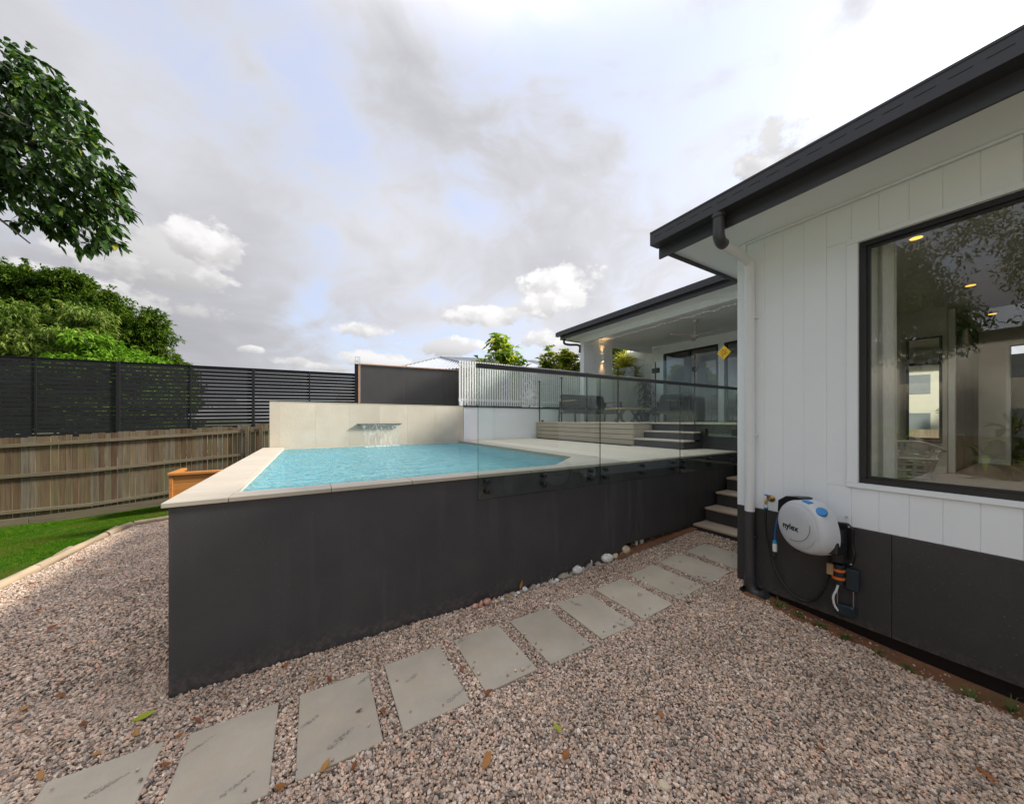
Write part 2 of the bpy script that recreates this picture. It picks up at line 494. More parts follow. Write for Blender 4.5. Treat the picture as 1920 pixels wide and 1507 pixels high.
def gravel_stone_mat():
    m, g, out = new_mat('gravel_stone')
    a = g.new('ShaderNodeAttribute', attribute_type='INSTANCER')
    a.attribute_name = 'tint'
    col = g.ramp(a.outputs['Fac'], [(0, (0.122, 0.106, 0.094)), (.10, (0.224, 0.176, 0.138)), (.25, (0.390, 0.283, 0.203)), (.4, (0.546, 0.396, 0.282)),
                                    (.52, (0.374, 0.312, 0.254)), (.64, (0.464, 0.311, 0.216)), (.76, (0.635, 0.512, 0.396)), (.86, (0.453, 0.375, 0.309)), (.93, (0.634, 0.368, 0.238)), (1, (0.744, 0.622, 0.488))])
    geo = g.new('ShaderNodeNewGeometry').outputs['Position']
    n = g.noise(geo, 230, 4, 0.75)
    k = g.maprange(n, 0.34, 0.66, 0.50, 1.5, smooth=False)
    big = g.maprange(g.noise(geo, 1.6, 5, 0.65), 0.35, 0.68, 0.86, 1.22, smooth=False)
    col = g.vmath('SCALE', g.vmath('SCALE', col, k), big)
    b = g.new('ShaderNodeBsdfPrincipled')
    g.l.new(col, b.inputs['Base Color'])
    b.inputs['Roughness'].default_value = .72
    g.l.new(b.outputs[0], out.inputs[0])


gravel_stone_mat()


def water_mat():
    m, g, out = new_mat('pool_water')
    fr = g.new('ShaderNodeFresnel')
    fr.inputs['IOR'].default_value = 1.33
    geo = g.new('ShaderNodeNewGeometry').outputs['Position']
    h = g.math('ADD', g.noise(g.mapping(geo, scale=(1.0, 2.4, 1)), 3.2, 4, 0.6, .8),
               g.math('MULTIPLY', g.noise(g.mapping(geo, scale=(1, 1.6, 1)), 16, 3, 0.6), .35))
    bp = g.new('ShaderNodeBump')
    bp.inputs['Distance'].default_value = .09
    bp.inputs['Strength'].default_value = 1.0
    g.l.new(h, bp.inputs['Height'])
    g.l.new(bp.outputs[0], fr.inputs['Normal'])
    # steep facets look down into deeper, bluer water
    lw = g.new('ShaderNodeLayerWeight')
    lw.inputs['Blend'].default_value = .5
    g.l.new(bp.outputs[0], lw.inputs['Normal'])
    m0 = g.new('ShaderNodeBsdfTransparent')
    g.put(m0.inputs[0], g.mix(g.maprange(lw.outputs['Facing'], .62, .92), (.25, .72, .86), (.86, .985, .98)))
    body = g.new('ShaderNodeBsdfDiffuse')
    g.put(body.inputs[0], g.mix(g.maprange(lw.outputs['Facing'], .62, .90), (.12, .46, .54), (.58, .80, .775)))
    g.l.new(bp.outputs[0], body.inputs['Normal'])
    m1 = g.new('ShaderNodeMixShader')
    m1.inputs[0].default_value = .42
    g.l.new(m0.outputs[0], m1.inputs[1])
    g.l.new(body.outputs[0], m1.inputs[2])
    m0 = m1
    gl = g.new('ShaderNodeBsdfGlossy')
    gl.inputs['Roughness'].default_value = .03
    g.l.new(bp.outputs[0], gl.inputs['Normal'])
    mx = g.new('ShaderNodeMixShader')
    g.l.new(g.math('MULTIPLY', fr.outputs[0], .8), mx.inputs[0])
    g.l.new(m0.outputs[0], mx.inputs[1])
    g.l.new(gl.outputs[0], mx.inputs[2])
    g.l.new(mx.outputs[0], out.inputs[0])


water_mat()
m_, g_, o_ = new_mat('falling_water')
_fr = g_.new('ShaderNodeBsdfTransparent')
_fr.inputs[0].default_value = (.95, .97, .97, 1)
_df = g_.new('ShaderNodeBsdfPrincipled')
_df.inputs['Base Color'].default_value = (.85, .9, .9, 1)
_df.inputs['Roughness'].default_value = .15
_mx = g_.new('ShaderNodeMixShader')
_geo = g_.new('ShaderNodeNewGeometry').outputs['Position']
_n = g_.maprange(g_.noise(g_.mapping(_geo, scale=(34, 34, 2.0)), 1.0, 4, .7), .48, .74, .03, .42)
g_.l.new(_n, _mx.inputs[0])
g_.l.new(_fr.outputs[0], _mx.inputs[1])
g_.l.new(_df.outputs[0], _mx.inputs[2])
g_.l.new(_mx.outputs[0], o_.inputs[0])

# ------------------------------------------------------------------ object helpers
WLOC = {}


def wloc(o):
    return WLOC.get(o.name, Vector((0, 0, 0))) if o else Vector((0, 0, 0))


def tag(o, label=None, cat=None, group=None, kind=None):
    if label:
        o['label'] = label
    if cat:
        o['category'] = cat
    if group:
        o['group'] = group
    if kind:
        o['kind'] = kind
    return o


def empty(name, loc, label, cat, group=None):
    o = bpy.data.objects.new(name, None)
    COL.objects.link(o)
    o.location = loc
    o.empty_display_size = .1
    WLOC[o.name] = Vector(loc)
    return tag(o, label, cat, group)


class MB:
    def __init__(self):
        self.v = []
        self.f = []

    def add(self, vs, fs):
        n = len(self.v)
        self.v += [tuple(p) for p in vs]
        self.f += [tuple(i + n for i in q) for q in fs]
        return self

    def box(self, x0, x1, y0, y1, z0, z1):
        x0, x1 = min(x0, x1), max(x0, x1)
        y0, y1 = min(y0, y1), max(y0, y1)
        z0, z1 = min(z0, z1), max(z0, z1)
        return self.add([(x0, y0, z0), (x1, y0, z0), (x1, y1, z0), (x0, y1, z0), (x0, y0, z1), (x1, y0, z1), (x1, y1, z1), (x0, y1, z1)],
                        [(0, 3, 2, 1), (4, 5, 6, 7), (0, 1, 5, 4), (1, 2, 6, 5), (2, 3, 7, 6), (3, 0, 4, 7)])

    def beam(self, a, b, w, h, up=(0, 0, 1)):
        """box along a->b with width w (sideways) and height h"""
        a, b = Vector(a), Vector(b)
        d = (b - a).normalized()
        s = d.cross(Vector(up))
        if s.length < 1e-5:
            s = Vector((1, 0, 0))
        s.normalize()
        u = s.cross(d).normalized()
        vs = []
        for p in (a, b):
            for i, j in ((-1, -1), (1, -1), (1, 1), (-1, 1)):
                vs.append(p + s * (w / 2 * i) + u * (h / 2 * j))
        return self.add(vs, [(0, 3, 2, 1), (4, 5, 6, 7), (0, 1, 5, 4), (1, 2, 6, 5), (2, 3, 7, 6), (3, 0, 4, 7)])

    def prism(self, poly, z0, z1):
        n = len(poly)
        vs = [(x, y, z0) for x, y in poly] + [(x, y, z1) for x, y in poly]
        fs = [tuple(reversed(range(n))), tuple(range(n, 2 * n))]
        fs += [(i, (i + 1) % n, n + (i + 1) % n, n + i) for i in range(n)]
        return self.add(vs, fs)

    def extrude(self, pts, vec):
        """closed 3D outline swept by vec"""
        n = len(pts)
        vec = Vector(vec)
        vs = [Vector(p) for p in pts] + [Vector(p) + vec for p in pts]
        fs = [tuple(reversed(range(n))), tuple(range(n, 2 * n))]
        fs += [(i, (i + 1) % n, n + (i + 1) % n, n + i) for i in range(n)]
        return self.add(vs, fs)

    def tube(self, pts, r, n=10, cap=True):
        pts = [Vector(p) for p in pts]
        rs = r if isinstance(r, (list, tuple)) else [r] * len(pts)
        vs, fs = [], []
        ref = None
        for i, p in enumerate(pts):
            d = (pts[min(i + 1, len(pts) - 1)] - pts[max(i - 1, 0)]).normalized()
            if ref is None:
                ref = d.orthogonal().normalized()
            else:
                ref = (ref - d * ref.dot(d))
                ref = ref.normalized() if ref.length > 1e-6 else d.orthogonal().normalized()
            s = d.cross(ref)
            for k in range(n):
                a = 2 * math.pi * k / n
                vs.append(p + (ref * math.cos(a) + s * math.sin(a)) * rs[i])
        for i in range(len(pts) - 1):
            for k in range(n):
                fs.append((i * n + k, i * n + (k + 1) % n, (i + 1) * n + (k + 1) % n, (i + 1) * n + k))
        if cap:
            fs.append(tuple(reversed(range(n))))
            m = (len(pts) - 1) * n
            fs.append(tuple(range(m, m + n)))
        return self.add(vs, fs)

    def lathe(self, centre, prof, n=20, axis=(0, 0, 1)):
        """prof: list of (radius, height)"""
        c, ax = Vector(centre), Vector(axis).normalized()
        u = ax.orthogonal().normalized()
        w = ax.cross(u)
        vs, fs = [], []
        for r, h in prof:
            for k in range(n):
                a = 2 * math.pi * k / n
                vs.append(c + ax * h + (u * math.cos(a) + w * math.sin(a)) * r)
        for i in range(len(prof) - 1):
            for k in range(n):
                fs.append((i * n + k, i * n + (k + 1) % n, (i + 1) * n + (k + 1) % n, (i + 1) * n + k))
        fs.append(tuple(reversed(range(n))))
        m = (len(prof) - 1) * n
        fs.append(tuple(range(m, m + n)))
        return self.add(vs, fs)

    def sheet(self, pts):
        return self.add(pts, [tuple(range(len(pts)))])

    def build(self, name, mat, parent=None, bevel=0.0, smooth=False, seg=1, origin=None, **tags):
        off = Vector(origin) if origin is not None else Vector((0, 0, 0))
        par = wloc(parent)
        base = par + (off - par if origin is not None else Vector((0, 0, 0)))
        me = bpy.data.meshes.new(name)
        me.from_pydata([tuple(Vector(p) - base) for p in self.v], [], self.f)
        me.update()
        bm = bmesh.new()
        bm.from_mesh(me)
        bmesh.ops.recalc_face_normals(bm, faces=bm.faces)
        if bevel:
            bmesh.ops.bevel(bm, geom=[e for e in bm.edges if e.is_manifold and e.calc_face_angle(0) > .5], offset=bevel, segments=seg, affect='EDGES', clamp_overlap=True)
        bm.to_mesh(me)
        bm.free()
        if smooth:
            me.polygons.foreach_set('use_smooth', [True] * len(me.polygons))
            try:
                me.set_sharp_from_angle(angle=R(40))
            except Exception:
                pass
        me.materials.append(MATS[mat])
        o = bpy.data.objects.new(name, me)
        COL.objects.link(o)
        if parent is not None:
            o.parent = parent
        o.location = base - par
        WLOC[o.name] = base
        tag(o, **tags)
        return o


def obj_at(name, me, loc, parent=None, rot=(0, 0, 0), scale=(1, 1, 1)):
    o = bpy.data.objects.new(name, me)
    COL.objects.link(o)
    if parent is not None:
        o.parent = parent
    o.location = Vector(loc) - wloc(parent)
    o.rotation_euler = rot
    o.scale = scale
    WLOC[o.name] = Vector(loc)
    return o


def copy_at(src, loc, parent=None, rot=None, scale=None):
    """copy an object, sharing its mesh"""
    o = src.copy()
    COL.objects.link(o)
    o.parent = parent
    o.location = Vector(loc) - wloc(parent)
    if rot is not None:
        o.rotation_euler = rot
    if scale is not None:
        o.scale = scale
    WLOC[o.name] = Vector(loc)
    return o


def curve(pts, n=8):
    """Catmull-Rom through pts"""
    P = [Vector(p) for p in pts]
    P = [2 * P[0] - P[1]] + P + [2 * P[-1] - P[-2]]
    out = []
    for i in range(1, len(P) - 2):
        a, b, c, d = P[i - 1], P[i], P[i + 1], P[i + 2]
        for k in range(n):
            t = k / n
            out.append(.5 * ((2 * b) + (c - a) * t + (2 * a - 5 * b + 4 * c - d) * t * t + (3 * b - a - 3 * c + d) * t ** 3))
    out.append(P[-2])
    return out


def sstep(a, b, x):
    t = np.clip((x - a) / (b - a), 0, 1)
    return t * t * (3 - 2 * t)


def ground_z(x, y):
    """height of the garden: falls to the far left fence, rises to the steps"""
    x = np.asarray(x, float)
    y = np.asarray(y, float)
    fall = -.055 * np.clip(y - 4, 0, 7.6) * np.clip(-x / 4, 0, 1.1)
    rise = .06 * np.clip(x - 2.4, 0, 2.4) * np.clip((y - .8) / 1.0, 0, 1)
    return fall + rise


def gz(x, y):
    return float(ground_z(x, y))


exec_parts = []
# ================================================================== GROUND
def grid_mesh(name, xs, ys, zf, mat, **tags):
    X, Y = np.meshgrid(xs, ys)
    Z = zf(X, Y)
    v = np.stack([X.ravel(), Y.ravel(), Z.ravel()], 1)
    nx, ny = len(xs), len(ys)
    f = [(j * nx + i, j * nx + i + 1, (j + 1) * nx + i + 1, (j + 1) * nx + i) for j in range(ny - 1) for i in range(nx - 1)]
    mb = MB()
    mb.v = [tuple(p) for p in v]
    mb.f = f
    return mb.build(name, mat, smooth=True, **tags)


MB().sheet([(-900, -900, -.62), (900, -900, -.62), (900, 900, -.62), (-900, 900, -.62)]).build('ground', 'field', kind='structure', label='open grassy ground reaching away beyond the garden fences')
grid_mesh('gravel_ground', np.linspace(-3.05, 5.2, 56), np.linspace(-8, 9.05, 112), lambda x, y: ground_z(x, y) - .006 - .08 * (sstep(3.45, 3.6, x) * (y < 1.85)), 'gravel_bed', kind='structure', label='bed of crushed rock under the loose gravel')
grid_mesh('lawn_ground', np.linspace(-10, -2.95, 40), np.linspace(-8, 12, 90), lambda x, y: ground_z(x, y) - .004, 'lawn_soil', kind='structure', label='green lawn between timber edging and paling fence')
grid_mesh('lawn_ground', np.linspace(-2.95, .6, 20), np.linspace(8.95, 12, 16), lambda x, y: ground_z(x, y) - .004, 'lawn_soil', kind='structure', label='strip of lawn behind the pool beside the fence')


MB().box(-10.2, -4.3, -8.0, 2.6, -.3, .012).build('bounce_slab', 'concrete', kind='structure', label='unseen pale concrete slab left of and behind the viewer, added to bounce sunlight onto the house')  # out of view, added so sunlight bounces off it onto the white wall


def soil_z(x, y):
    return ground_z(x, y) + .010 + .02 * np.sin(x * 9 + y * 5) * .4 - .035 * sstep(3.5, 3.8, x) - .035 * sstep(3.66, 3.52, x)


grid_mesh('soil_strip', np.linspace(3.28, 4.1, 10), np.linspace(-8, 1.72, 60), soil_z, 'soil', kind='structure', label='bare reddish brown soil strip under the house wall')
grid_mesh('soil_strip', np.linspace(3.2, 6.5, 24), np.linspace(2.86, 3.9, 10), lambda x, y: ground_z(x, y) + .03, 'soil', kind='structure', label='brown soil under the raised end of the pool wall')


def pebble_tree():
    """geometry-node tree: scatter small stones on the points of a mesh"""
    t = bpy.data.node_groups.new('loose_gravel', 'GeometryNodeTree')
    t.interface.new_socket('Geometry', in_out='INPUT', socket_type='NodeSocketGeometry')
    t.interface.new_socket('Geometry', in_out='OUTPUT', socket_type='NodeSocketGeometry')
    N, L = t.nodes, t.links
    gi, go = N.new('NodeGroupInput'), N.new('NodeGroupOutput')
    join = N.new('GeometryNodeJoinGeometry')
    for k in range(7):
        ico = N.new('GeometryNodeMeshIcoSphere')
        ico.inputs['Radius'].default_value = .5
        ico.inputs['Subdivisions'].default_value = 2
        sp = N.new('GeometryNodeSetPosition')
        nz = N.new('ShaderNodeTexNoise')
        nz.noise_dimensions = '4D'
        nz.inputs['W'].default_value = k * 7.3
        nz.inputs['Scale'].default_value = 1.5
        nz.inputs['Detail'].default_value = 1
        sub = N.new('ShaderNodeVectorMath')
        sub.operation = 'SUBTRACT'
        sub.inputs[1].default_value = (.5, .5, .5)
        L.new(nz.outputs['Color'], sub.inputs[0])
        sc = N.new('ShaderNodeVectorMath')
        sc.operation = 'SCALE'
        sc.inputs['Scale'].default_value = .75
        L.new(sub.outputs[0], sc.inputs[0])
        L.new(ico.outputs[0], sp.inputs['Geometry'])
        L.new(sc.outputs[0], sp.inputs['Offset'])
        tf = N.new('GeometryNodeTransform')
        tf.inputs['Scale'].default_value = (1.0, .72 + .04 * k, .60 + .05 * ((k * 3) % 5))
        L.new(sp.outputs[0], tf.inputs['Geometry'])
        sm = N.new('GeometryNodeSetMaterial')
        sm.inputs['Material'].default_value = MATS['gravel_stone']
        L.new(tf.outputs[0], sm.inputs[0])
        ti = N.new('GeometryNodeGeometryToInstance')
        L.new(sm.outputs[0], ti.inputs[0])
        L.new(ti.outputs[0], join.inputs[0])
    iop = N.new('GeometryNodeInstanceOnPoints')
    L.new(gi.outputs[0], iop.inputs['Points'])
    L.new(join.outputs[0], iop.inputs['Instance'])
    iop.inputs['Pick Instance'].default_value = True
    ri = N.new('FunctionNodeRandomValue')
    ri.data_type = 'INT'
    ri.inputs['Min'].default_value = 0
    [s for s in ri.inputs if s.name == 'Min' and s.type == 'INT'][0].default_value = 0
    [s for s in ri.inputs if s.name == 'Max' and s.type == 'INT'][0].default_value = 6
    L.new([s for s in ri.outputs if s.type == 'INT'][0], iop.inputs['Instance Index'])
    rr = N.new('FunctionNodeRandomValue')
    rr.data_type = 'FLOAT_VECTOR'
    [s for s in rr.inputs if s.name == 'Min' and s.type == 'VECTOR'][0].default_value = (-.75, -.75, 0)
    [s for s in rr.inputs if s.name == 'Max' and s.type == 'VECTOR'][0].default_value = (.75, .75, 6.283)
    L.new([s for s in rr.outputs if s.type == 'VECTOR'][0], iop.inputs['Rotation'])
    na = N.new('GeometryNodeInputNamedAttribute')
    na.data_type = 'FLOAT'
    na.inputs['Name'].default_value = 'size'
    L.new(na.outputs[0], iop.inputs['Scale'])
    st = N.new('GeometryNodeStoreNamedAttribute')
    st.data_type = 'FLOAT'
    st.domain = 'INSTANCE'
    st.inputs['Name'].default_value = 'tint'
    rt = N.new('FunctionNodeRandomValue')
    rt.data_type = 'FLOAT'
    L.new(iop.outputs[0], st.inputs['Geometry'])
    vs = [s for s in st.inputs if s.name == 'Value' and s.type == 'VALUE'][0]
    L.new([s for s in rt.outputs if s.type == 'VALUE'][0], vs)
    L.new(st.outputs[0], go.inputs[0])
    return t


def point_object(name, P, attrs, tree, mat, **tags):
    me = bpy.data.meshes.new(name)
    me.vertices.add(len(P))
    me.vertices.foreach_set('co', P.astype(np.float32).ravel())
    for k, a in attrs.items():
        at = me.attributes.new(k, 'FLOAT', 'POINT')
        at.data.foreach_set('value', a.astype(np.float32))
    me.materials.append(MATS[mat])
    me.update()
    o = bpy.data.objects.new(name, me)
    COL.objects.link(o)
    md = o.modifiers.new('scatter', 'NODES')
    md.node_group = tree
    tag(o, **tags)
    return o


PAVERS = []      # (x0, x1, y0, y1)
for k in range(-6, 7):
    x0 = .95 + .5145 * k
    jy = random.uniform(-.012, .012)
    PAVERS.append((x0 + random.uniform(-.006, .006), x0 + .405, 1.945 + jy, 2.54 + jy))


def jgrid(x0, x1, y0, y1, s):
    xs, ys = np.arange(x0, x1, s), np.arange(y0, y1, s)
    X, Y = np.meshgrid(xs, ys)
    X = X.ravel() + rng.uniform(-.6, .6, X.size) * s
    Y = Y.ravel() + rng.uniform(-.6, .6, Y.size) * s
    return X, Y


def vnoise(x, y, f, seed=0.0):
    return (np.sin(x * f + 1.3 + seed) * np.cos(y * f * 1.13 + .7 + seed) + .6 * np.sin(x * f * 2.1 + y * f * 1.7 + seed * 2) + .35 * np.cos(x * f * 4.3 - y * f * 3.9 + seed)) / 1.95


def make_gravel():
    XS, YS, ZS, SS = [], [], [], []

    def lay(x0, x1, y0, y1, s, size, keep=None, dz=0.0):
        X, Y = jgrid(x0, x1, y0, y1, s)
        m = np.ones(X.size, bool)
        m &= ~((X > -.80) & (X < 3.42) & (Y > 2.935))
        m &= ~((X > 4.82 - 0) & (Y > 1.8))
        m &= Y < np.where(X > 3.42, 3.2 + vnoise(X, Y, 7) * .05 - .12, 99)
        edge = 3.62 + .05 * vnoise(X, Y, 5.0) + .04 * vnoise(X, Y, 17.0, 2) - .10 * sstep(.8, -.2, Y)
        m &= ~((X > edge) & (Y < 1.75))
        m &= ~((X > 3.9) & (Y < 1.84))
        m &= ~((X < -2.93))
        for (a, b, c, d) in PAVERS:
            inside = (X > a - .002) & (X < b + .002) & (Y > c - .002) & (Y < d + .002)
            stray = (rng.random(X.size) < .008) & ((X < a + .07) | (X > b - .07) | (Y < c + .07))
            m &= ~inside | (stray & (dz == 0))
        if keep is not None:
            m &= keep(X, Y)
        X, Y = X[m], Y[m]
        sz = size * rng.lognormal(0, .26, X.size).clip(.5, 1.9)
        z = ground_z(X, Y) + .006 + .010 * vnoise(X, Y, 3.1) + rng.uniform(-.004, .006, X.size) + dz
        onp = np.zeros(X.size, bool)
        for (a, b, c, d) in PAVERS:
            onp |= (X > a) & (X < b) & (Y > c) & (Y < d)
        z = np.where(onp, ground_z(X, Y) + .032, z)
        XS.append(X)
        YS.append(Y)
        ZS.append(z)
        SS.append(sz)

    front = lambda X, Y: (X * SN + Y * CS > -.1)
    lay(-2.2, 4.9, -1.8, 3.3, .0130, .0150, front)
    lay(-2.2, 4.9, -1.8, 3.3, 0.0185, .0172, front, dz=.006)
    lay(-3.0, -.78, 2.9, 9.0, .0160, .0185)
    lay(-3.0, -2.2, 1.0, 2.9, .021, .024)
    # stray stones over the soil by the house
    X = rng.uniform(3.4, 3.85, 420)
    Y = rng.uniform(-1.5, 1.72, 420)
    XS.append(X)
    YS.append(Y)
    ZS.append(soil_z(X, Y) + .004)
    SS.append(rng.uniform(.006, .018, 420))
    X = rng.uniform(3.45, 4.85, 260)
    Y = rng.uniform(3.0, 3.3, 260)
    XS.append(X)
    YS.append(Y)
    ZS.append(ground_z(X, Y) + .034)
    SS.append(rng.uniform(.010, .022, 260))
    P = np.stack([np.concatenate(XS), np.concatenate(YS), np.concatenate(ZS)], 1)
    S = np.concatenate(SS)
    perm = rng.permutation(len(P))
    print('gravel stones', len(P))
    point_object('gravel', P[perm], {'size': S[perm]}, pebble_tree(), 'gravel_stone', kind='stuff', label='loose pinkish brown and grey crushed gravel covering the yard')


make_gravel()


def grass_tree():
    t = bpy.data.node_groups.new('grass_blades', 'GeometryNodeTree')
    t.interface.new_socket('Geometry', in_out='INPUT', socket_type='NodeSocketGeometry')
    t.interface.new_socket('Geometry', in_out='OUTPUT', socket_type='NodeSocketGeometry')
    N, L = t.nodes, t.links
    gi, go = N.new('NodeGroupInput'), N.new('NodeGroupOutput')
    join = N.new('GeometryNodeJoinGeometry')
    for k in range(9):
        cone = N.new('GeometryNodeMeshCone')
        cone.inputs['Vertices'].default_value = 3
        cone.inputs['Radius Bottom'].default_value = .07
        cone.inputs['Radius Top'].default_value = .0
        cone.inputs['Depth'].default_value = 1.0
        cone.fill_type = 'NONE'
        tf = N.new('GeometryNodeTransform')
        a = k * 2.4
        tf.inputs['Translation'].default_value = (.32 * math.cos(a) * (k / 9 + .2), .32 * math.sin(a) * (k / 9 + .2), 0)
        tf.inputs['Rotation'].default_value = (.5 * math.sin(a * 1.7), .5 * math.cos(a * 1.3), a)
        tf.inputs['Scale'].default_value = (1, .5, .7 + .06 * k)
        L.new(cone.outputs[0], tf.inputs['Geometry'])
        L.new(tf.outputs[0], join.inputs[0])
    sm = N.new('GeometryNodeSetMaterial')
    sm.inputs['Material'].default_value = MATS['grass_blade']
    L.new(join.outputs[0], sm.inputs[0])
    iop = N.new('GeometryNodeInstanceOnPoints')
    L.new(gi.outputs[0], iop.inputs['Points'])
    L.new(sm.outputs[0], iop.inputs['Instance'])
    rr = N.new('FunctionNodeRandomValue')
    rr.data_type = 'FLOAT_VECTOR'
    [s for s in rr.inputs if s.name == 'Min' and s.type == 'VECTOR'][0].default_value = (-.2, -.2, 0)
    [s for s in rr.inputs if s.name == 'Max' and s.type == 'VECTOR'][0].default_value = (.2, .2, 6.283)
    L.new([s for s in rr.outputs if s.type == 'VECTOR'][0], iop.inputs['Rotation'])
    na = N.new('GeometryNodeInputNamedAttribute')
    na.data_type = 'FLOAT'
    na.inputs['Name'].default_value = 'size'
    L.new(na.outputs[0], iop.inputs['Scale'])
    st = N.new('GeometryNodeStoreNamedAttribute')
    st.data_type = 'FLOAT'
    st.domain = 'INSTANCE'
    st.inputs['Name'].default_value = 'tint'
    rt = N.new('FunctionNodeRandomValue')
    rt.data_type = 'FLOAT'
    L.new(iop.outputs[0], st.inputs['Geometry'])
    vs = [s for s in st.inputs if s.name == 'Value' and s.type == 'VALUE'][0]
    L.new([s for s in rt.outputs if s.type == 'VALUE'][0], vs)
    L.new(st.outputs[0], go.inputs[0])
    return t


def grass_mat():
    m, g, out = new_mat('grass_blade')
    a = g.new('ShaderNodeAttribute', attribute_type='INSTANCER')
    a.attribute_name = 'tint'
    col = g.ramp(a.outputs['Fac'], [(0, (.035, .115, .003)), (.5, (.055, .165, .005)), (.85, (.085, .205, .008)), (1, (.22, .26, .03))])
    geo = g.new('ShaderNodeNewGeometry').outputs['Position']
    big = g.noise(geo, 1.3, 4, 0.6)
    col = g.mix(g.maprange(big, .44, .70, 0, .75), col, (.15, .17, .03))
    b = g.new('ShaderNodeBsdfPrincipled')
    g.l.new(col, b.inputs['Base Color'])
    b.inputs['Roughness'].default_value = .8
    b.inputs['Specular IOR Level'].default_value = .08
    t = g.new('ShaderNodeBsdfTranslucent')
    g.l.new(col, t.inputs[0])
    mx = g.new('ShaderNodeMixShader')
    mx.inputs[0].default_value = .4
    g.l.new(b.outputs[0], mx.inputs[1])
    g.l.new(t.outputs[0], mx.inputs[2])
    g.l.new(mx.outputs[0], out.inputs[0])


grass_mat()


def make_grass():
    X, Y = jgrid(-7.5, -2.98, 2.65, 11.35, .026)
    X2, Y2 = jgrid(-2.98, -.3, 9.0, 11.4, .03)
    X, Y = np.concatenate([X, X2]), np.concatenate([Y, Y2])
    m = (X > -.62 * Y - 2.6)
    X, Y = X[m], Y[m]
    P = np.stack([X, Y, ground_z(X, Y) + .006], 1)
    S = rng.uniform(.022, .042, len(P)) * (1 + .3 * vnoise(X, Y, 2.2))
    print('grass', len(P))
    point_object('grass', P, {'size': S}, grass_tree(), 'grass_blade', kind='stuff', label='short mown green grass growing left of the timber edging')


make_grass()
# ================================================================== POOL
PY0, PX0 = 2.95, -.80          # front face and left face of the pool block
DECK = 1.245
SWL, SWR = Vector((-.73, 7.83, 0)), Vector((3.32, 8.11, 0))   # stone wall ends
SWD = (SWR - SWL).normalized()
SWN = Vector((SWD.y, -SWD.x, 0))                              # towards the camera

pool = empty('swimming_pool', (PX0, PY0, 0), 'raised turquoise swimming pool behind charcoal sheet walls with pale stone coping', 'swimming pool')


def wall_panel(x0, x1, z0, z1, y=PY0):
    MB().box(x0 + .0015, x1 - .0015, y, y + .03, z0, z1).build('wall_panel', 'charcoal_paint', pool, bevel=.0015)


for x0, x1, z0, z1, y in ((PX0, 3.42, -.05, 1.212, PY0), (3.42, 4.73, .185, 1.212, PY0 + .012), (4.73, 6.5, .17, 1.212, PY0 + .012)):
    wall_panel(x0, x1, z0, z1, y)
MB().box(PX0, PX0 + .03, PY0 + .032, 5.4, -.4, 1.212).build('wall_panel', 'charcoal_paint', pool)
MB().box(PX0, PX0 + .03, 5.403, 7.82, -.4, 1.212).build('wall_panel', 'charcoal_paint', pool)
MB().box(3.40, 3.418, PY0 + .031, 3.35, -.05, 1.2).build('wall_panel', 'charcoal_paint', pool)
MB().box(3.5, 6.4, 3.42, 3.46, -.05, 1.1).build('inner_wall', 'soil', pool)

# inside of the pool: shell with a slanting near right corner
IN = [(-.50, 3.12), (2.43, 3.12), (3.19, 3.72), (3.19, 8.05), (-.50, 7.80)]
FLOOR = -.10
mb = MB()
n = len(IN)
mb.v = [(x, y, FLOOR) for x, y in IN] + [(x, y, 1.10) for x, y in IN]
mb.f = [tuple(range(n))] + [(i, (i + 1) % n, n + (i + 1) % n, n + i) for i in range(n)]
mb.build('basin', 'pool_plaster', pool)
mb = MB()
mb.v = [(x, y, 1.10) for x, y in IN] + [(x, y, 1.214) for x, y in IN]
mb.f = [(i, (i + 1) % n, n + (i + 1) % n, n + i) for i in range(n)]
mb.build('waterline_tile', 'pool_tile', pool)
w = MB()
w.v = [(x + (.001 if x < 0 else -.001), y, 1.195) for x, y in IN]
w.f = [tuple(range(n))]
w.build('water', 'pool_water', kind='structure', label='turquoise rippled pool water')

# coping stones
cop = []
xs = [-.83, -.500] + [-.500 + .615 * k for k in range(1, 5)]
for a, b in zip(xs[:-1], xs[1:]):
    y1 = 3.10 if a > -.6 else 3.10
    cop.append([(a, PY0 - .022), (b, PY0 - .022), (b, 3.13), (a, 3.13)])
cop.append([(xs[-1], PY0 - .022), (2.62, PY0 - .022), (2.62, 3.28), (2.43, 3.13), (xs[-1], 3.13)])
cop.append([(2.62, PY0 - .022), (3.42, PY0 - .022), (3.42, 3.50), (3.18, 3.72), (2.62, 3.28)])
ys = list(np.linspace(3.13, 7.81, 9))
for a, b in zip(ys[:-1], ys[1:]):
    cop.append([(-.83, a), (-.495, a), (-.495, b), (-.83, b)])
ys = list(np.linspace(3.72, 8.06, 8))
cop.append([(3.18, 3.72), (3.42, 3.50), (3.5, 3.72)])
for a, b in zip(ys[:-1], ys[1:]):
    cop.append([(3.18, a), (3.50, a), (3.50, b), (3.18, b)])
for poly in cop:
    c = Vector((sum(p[0] for p in poly) / len(poly), sum(p[1] for p in poly) / len(poly), 0))
    pl = [tuple((Vector((x, y, 0)) - (Vector((x, y, 0)) - c).normalized() * .002).xy) for x, y in poly]
    MB().prism(pl, 1.215, DECK).build('coping_stone', 'travertine', pool, bevel=.002)

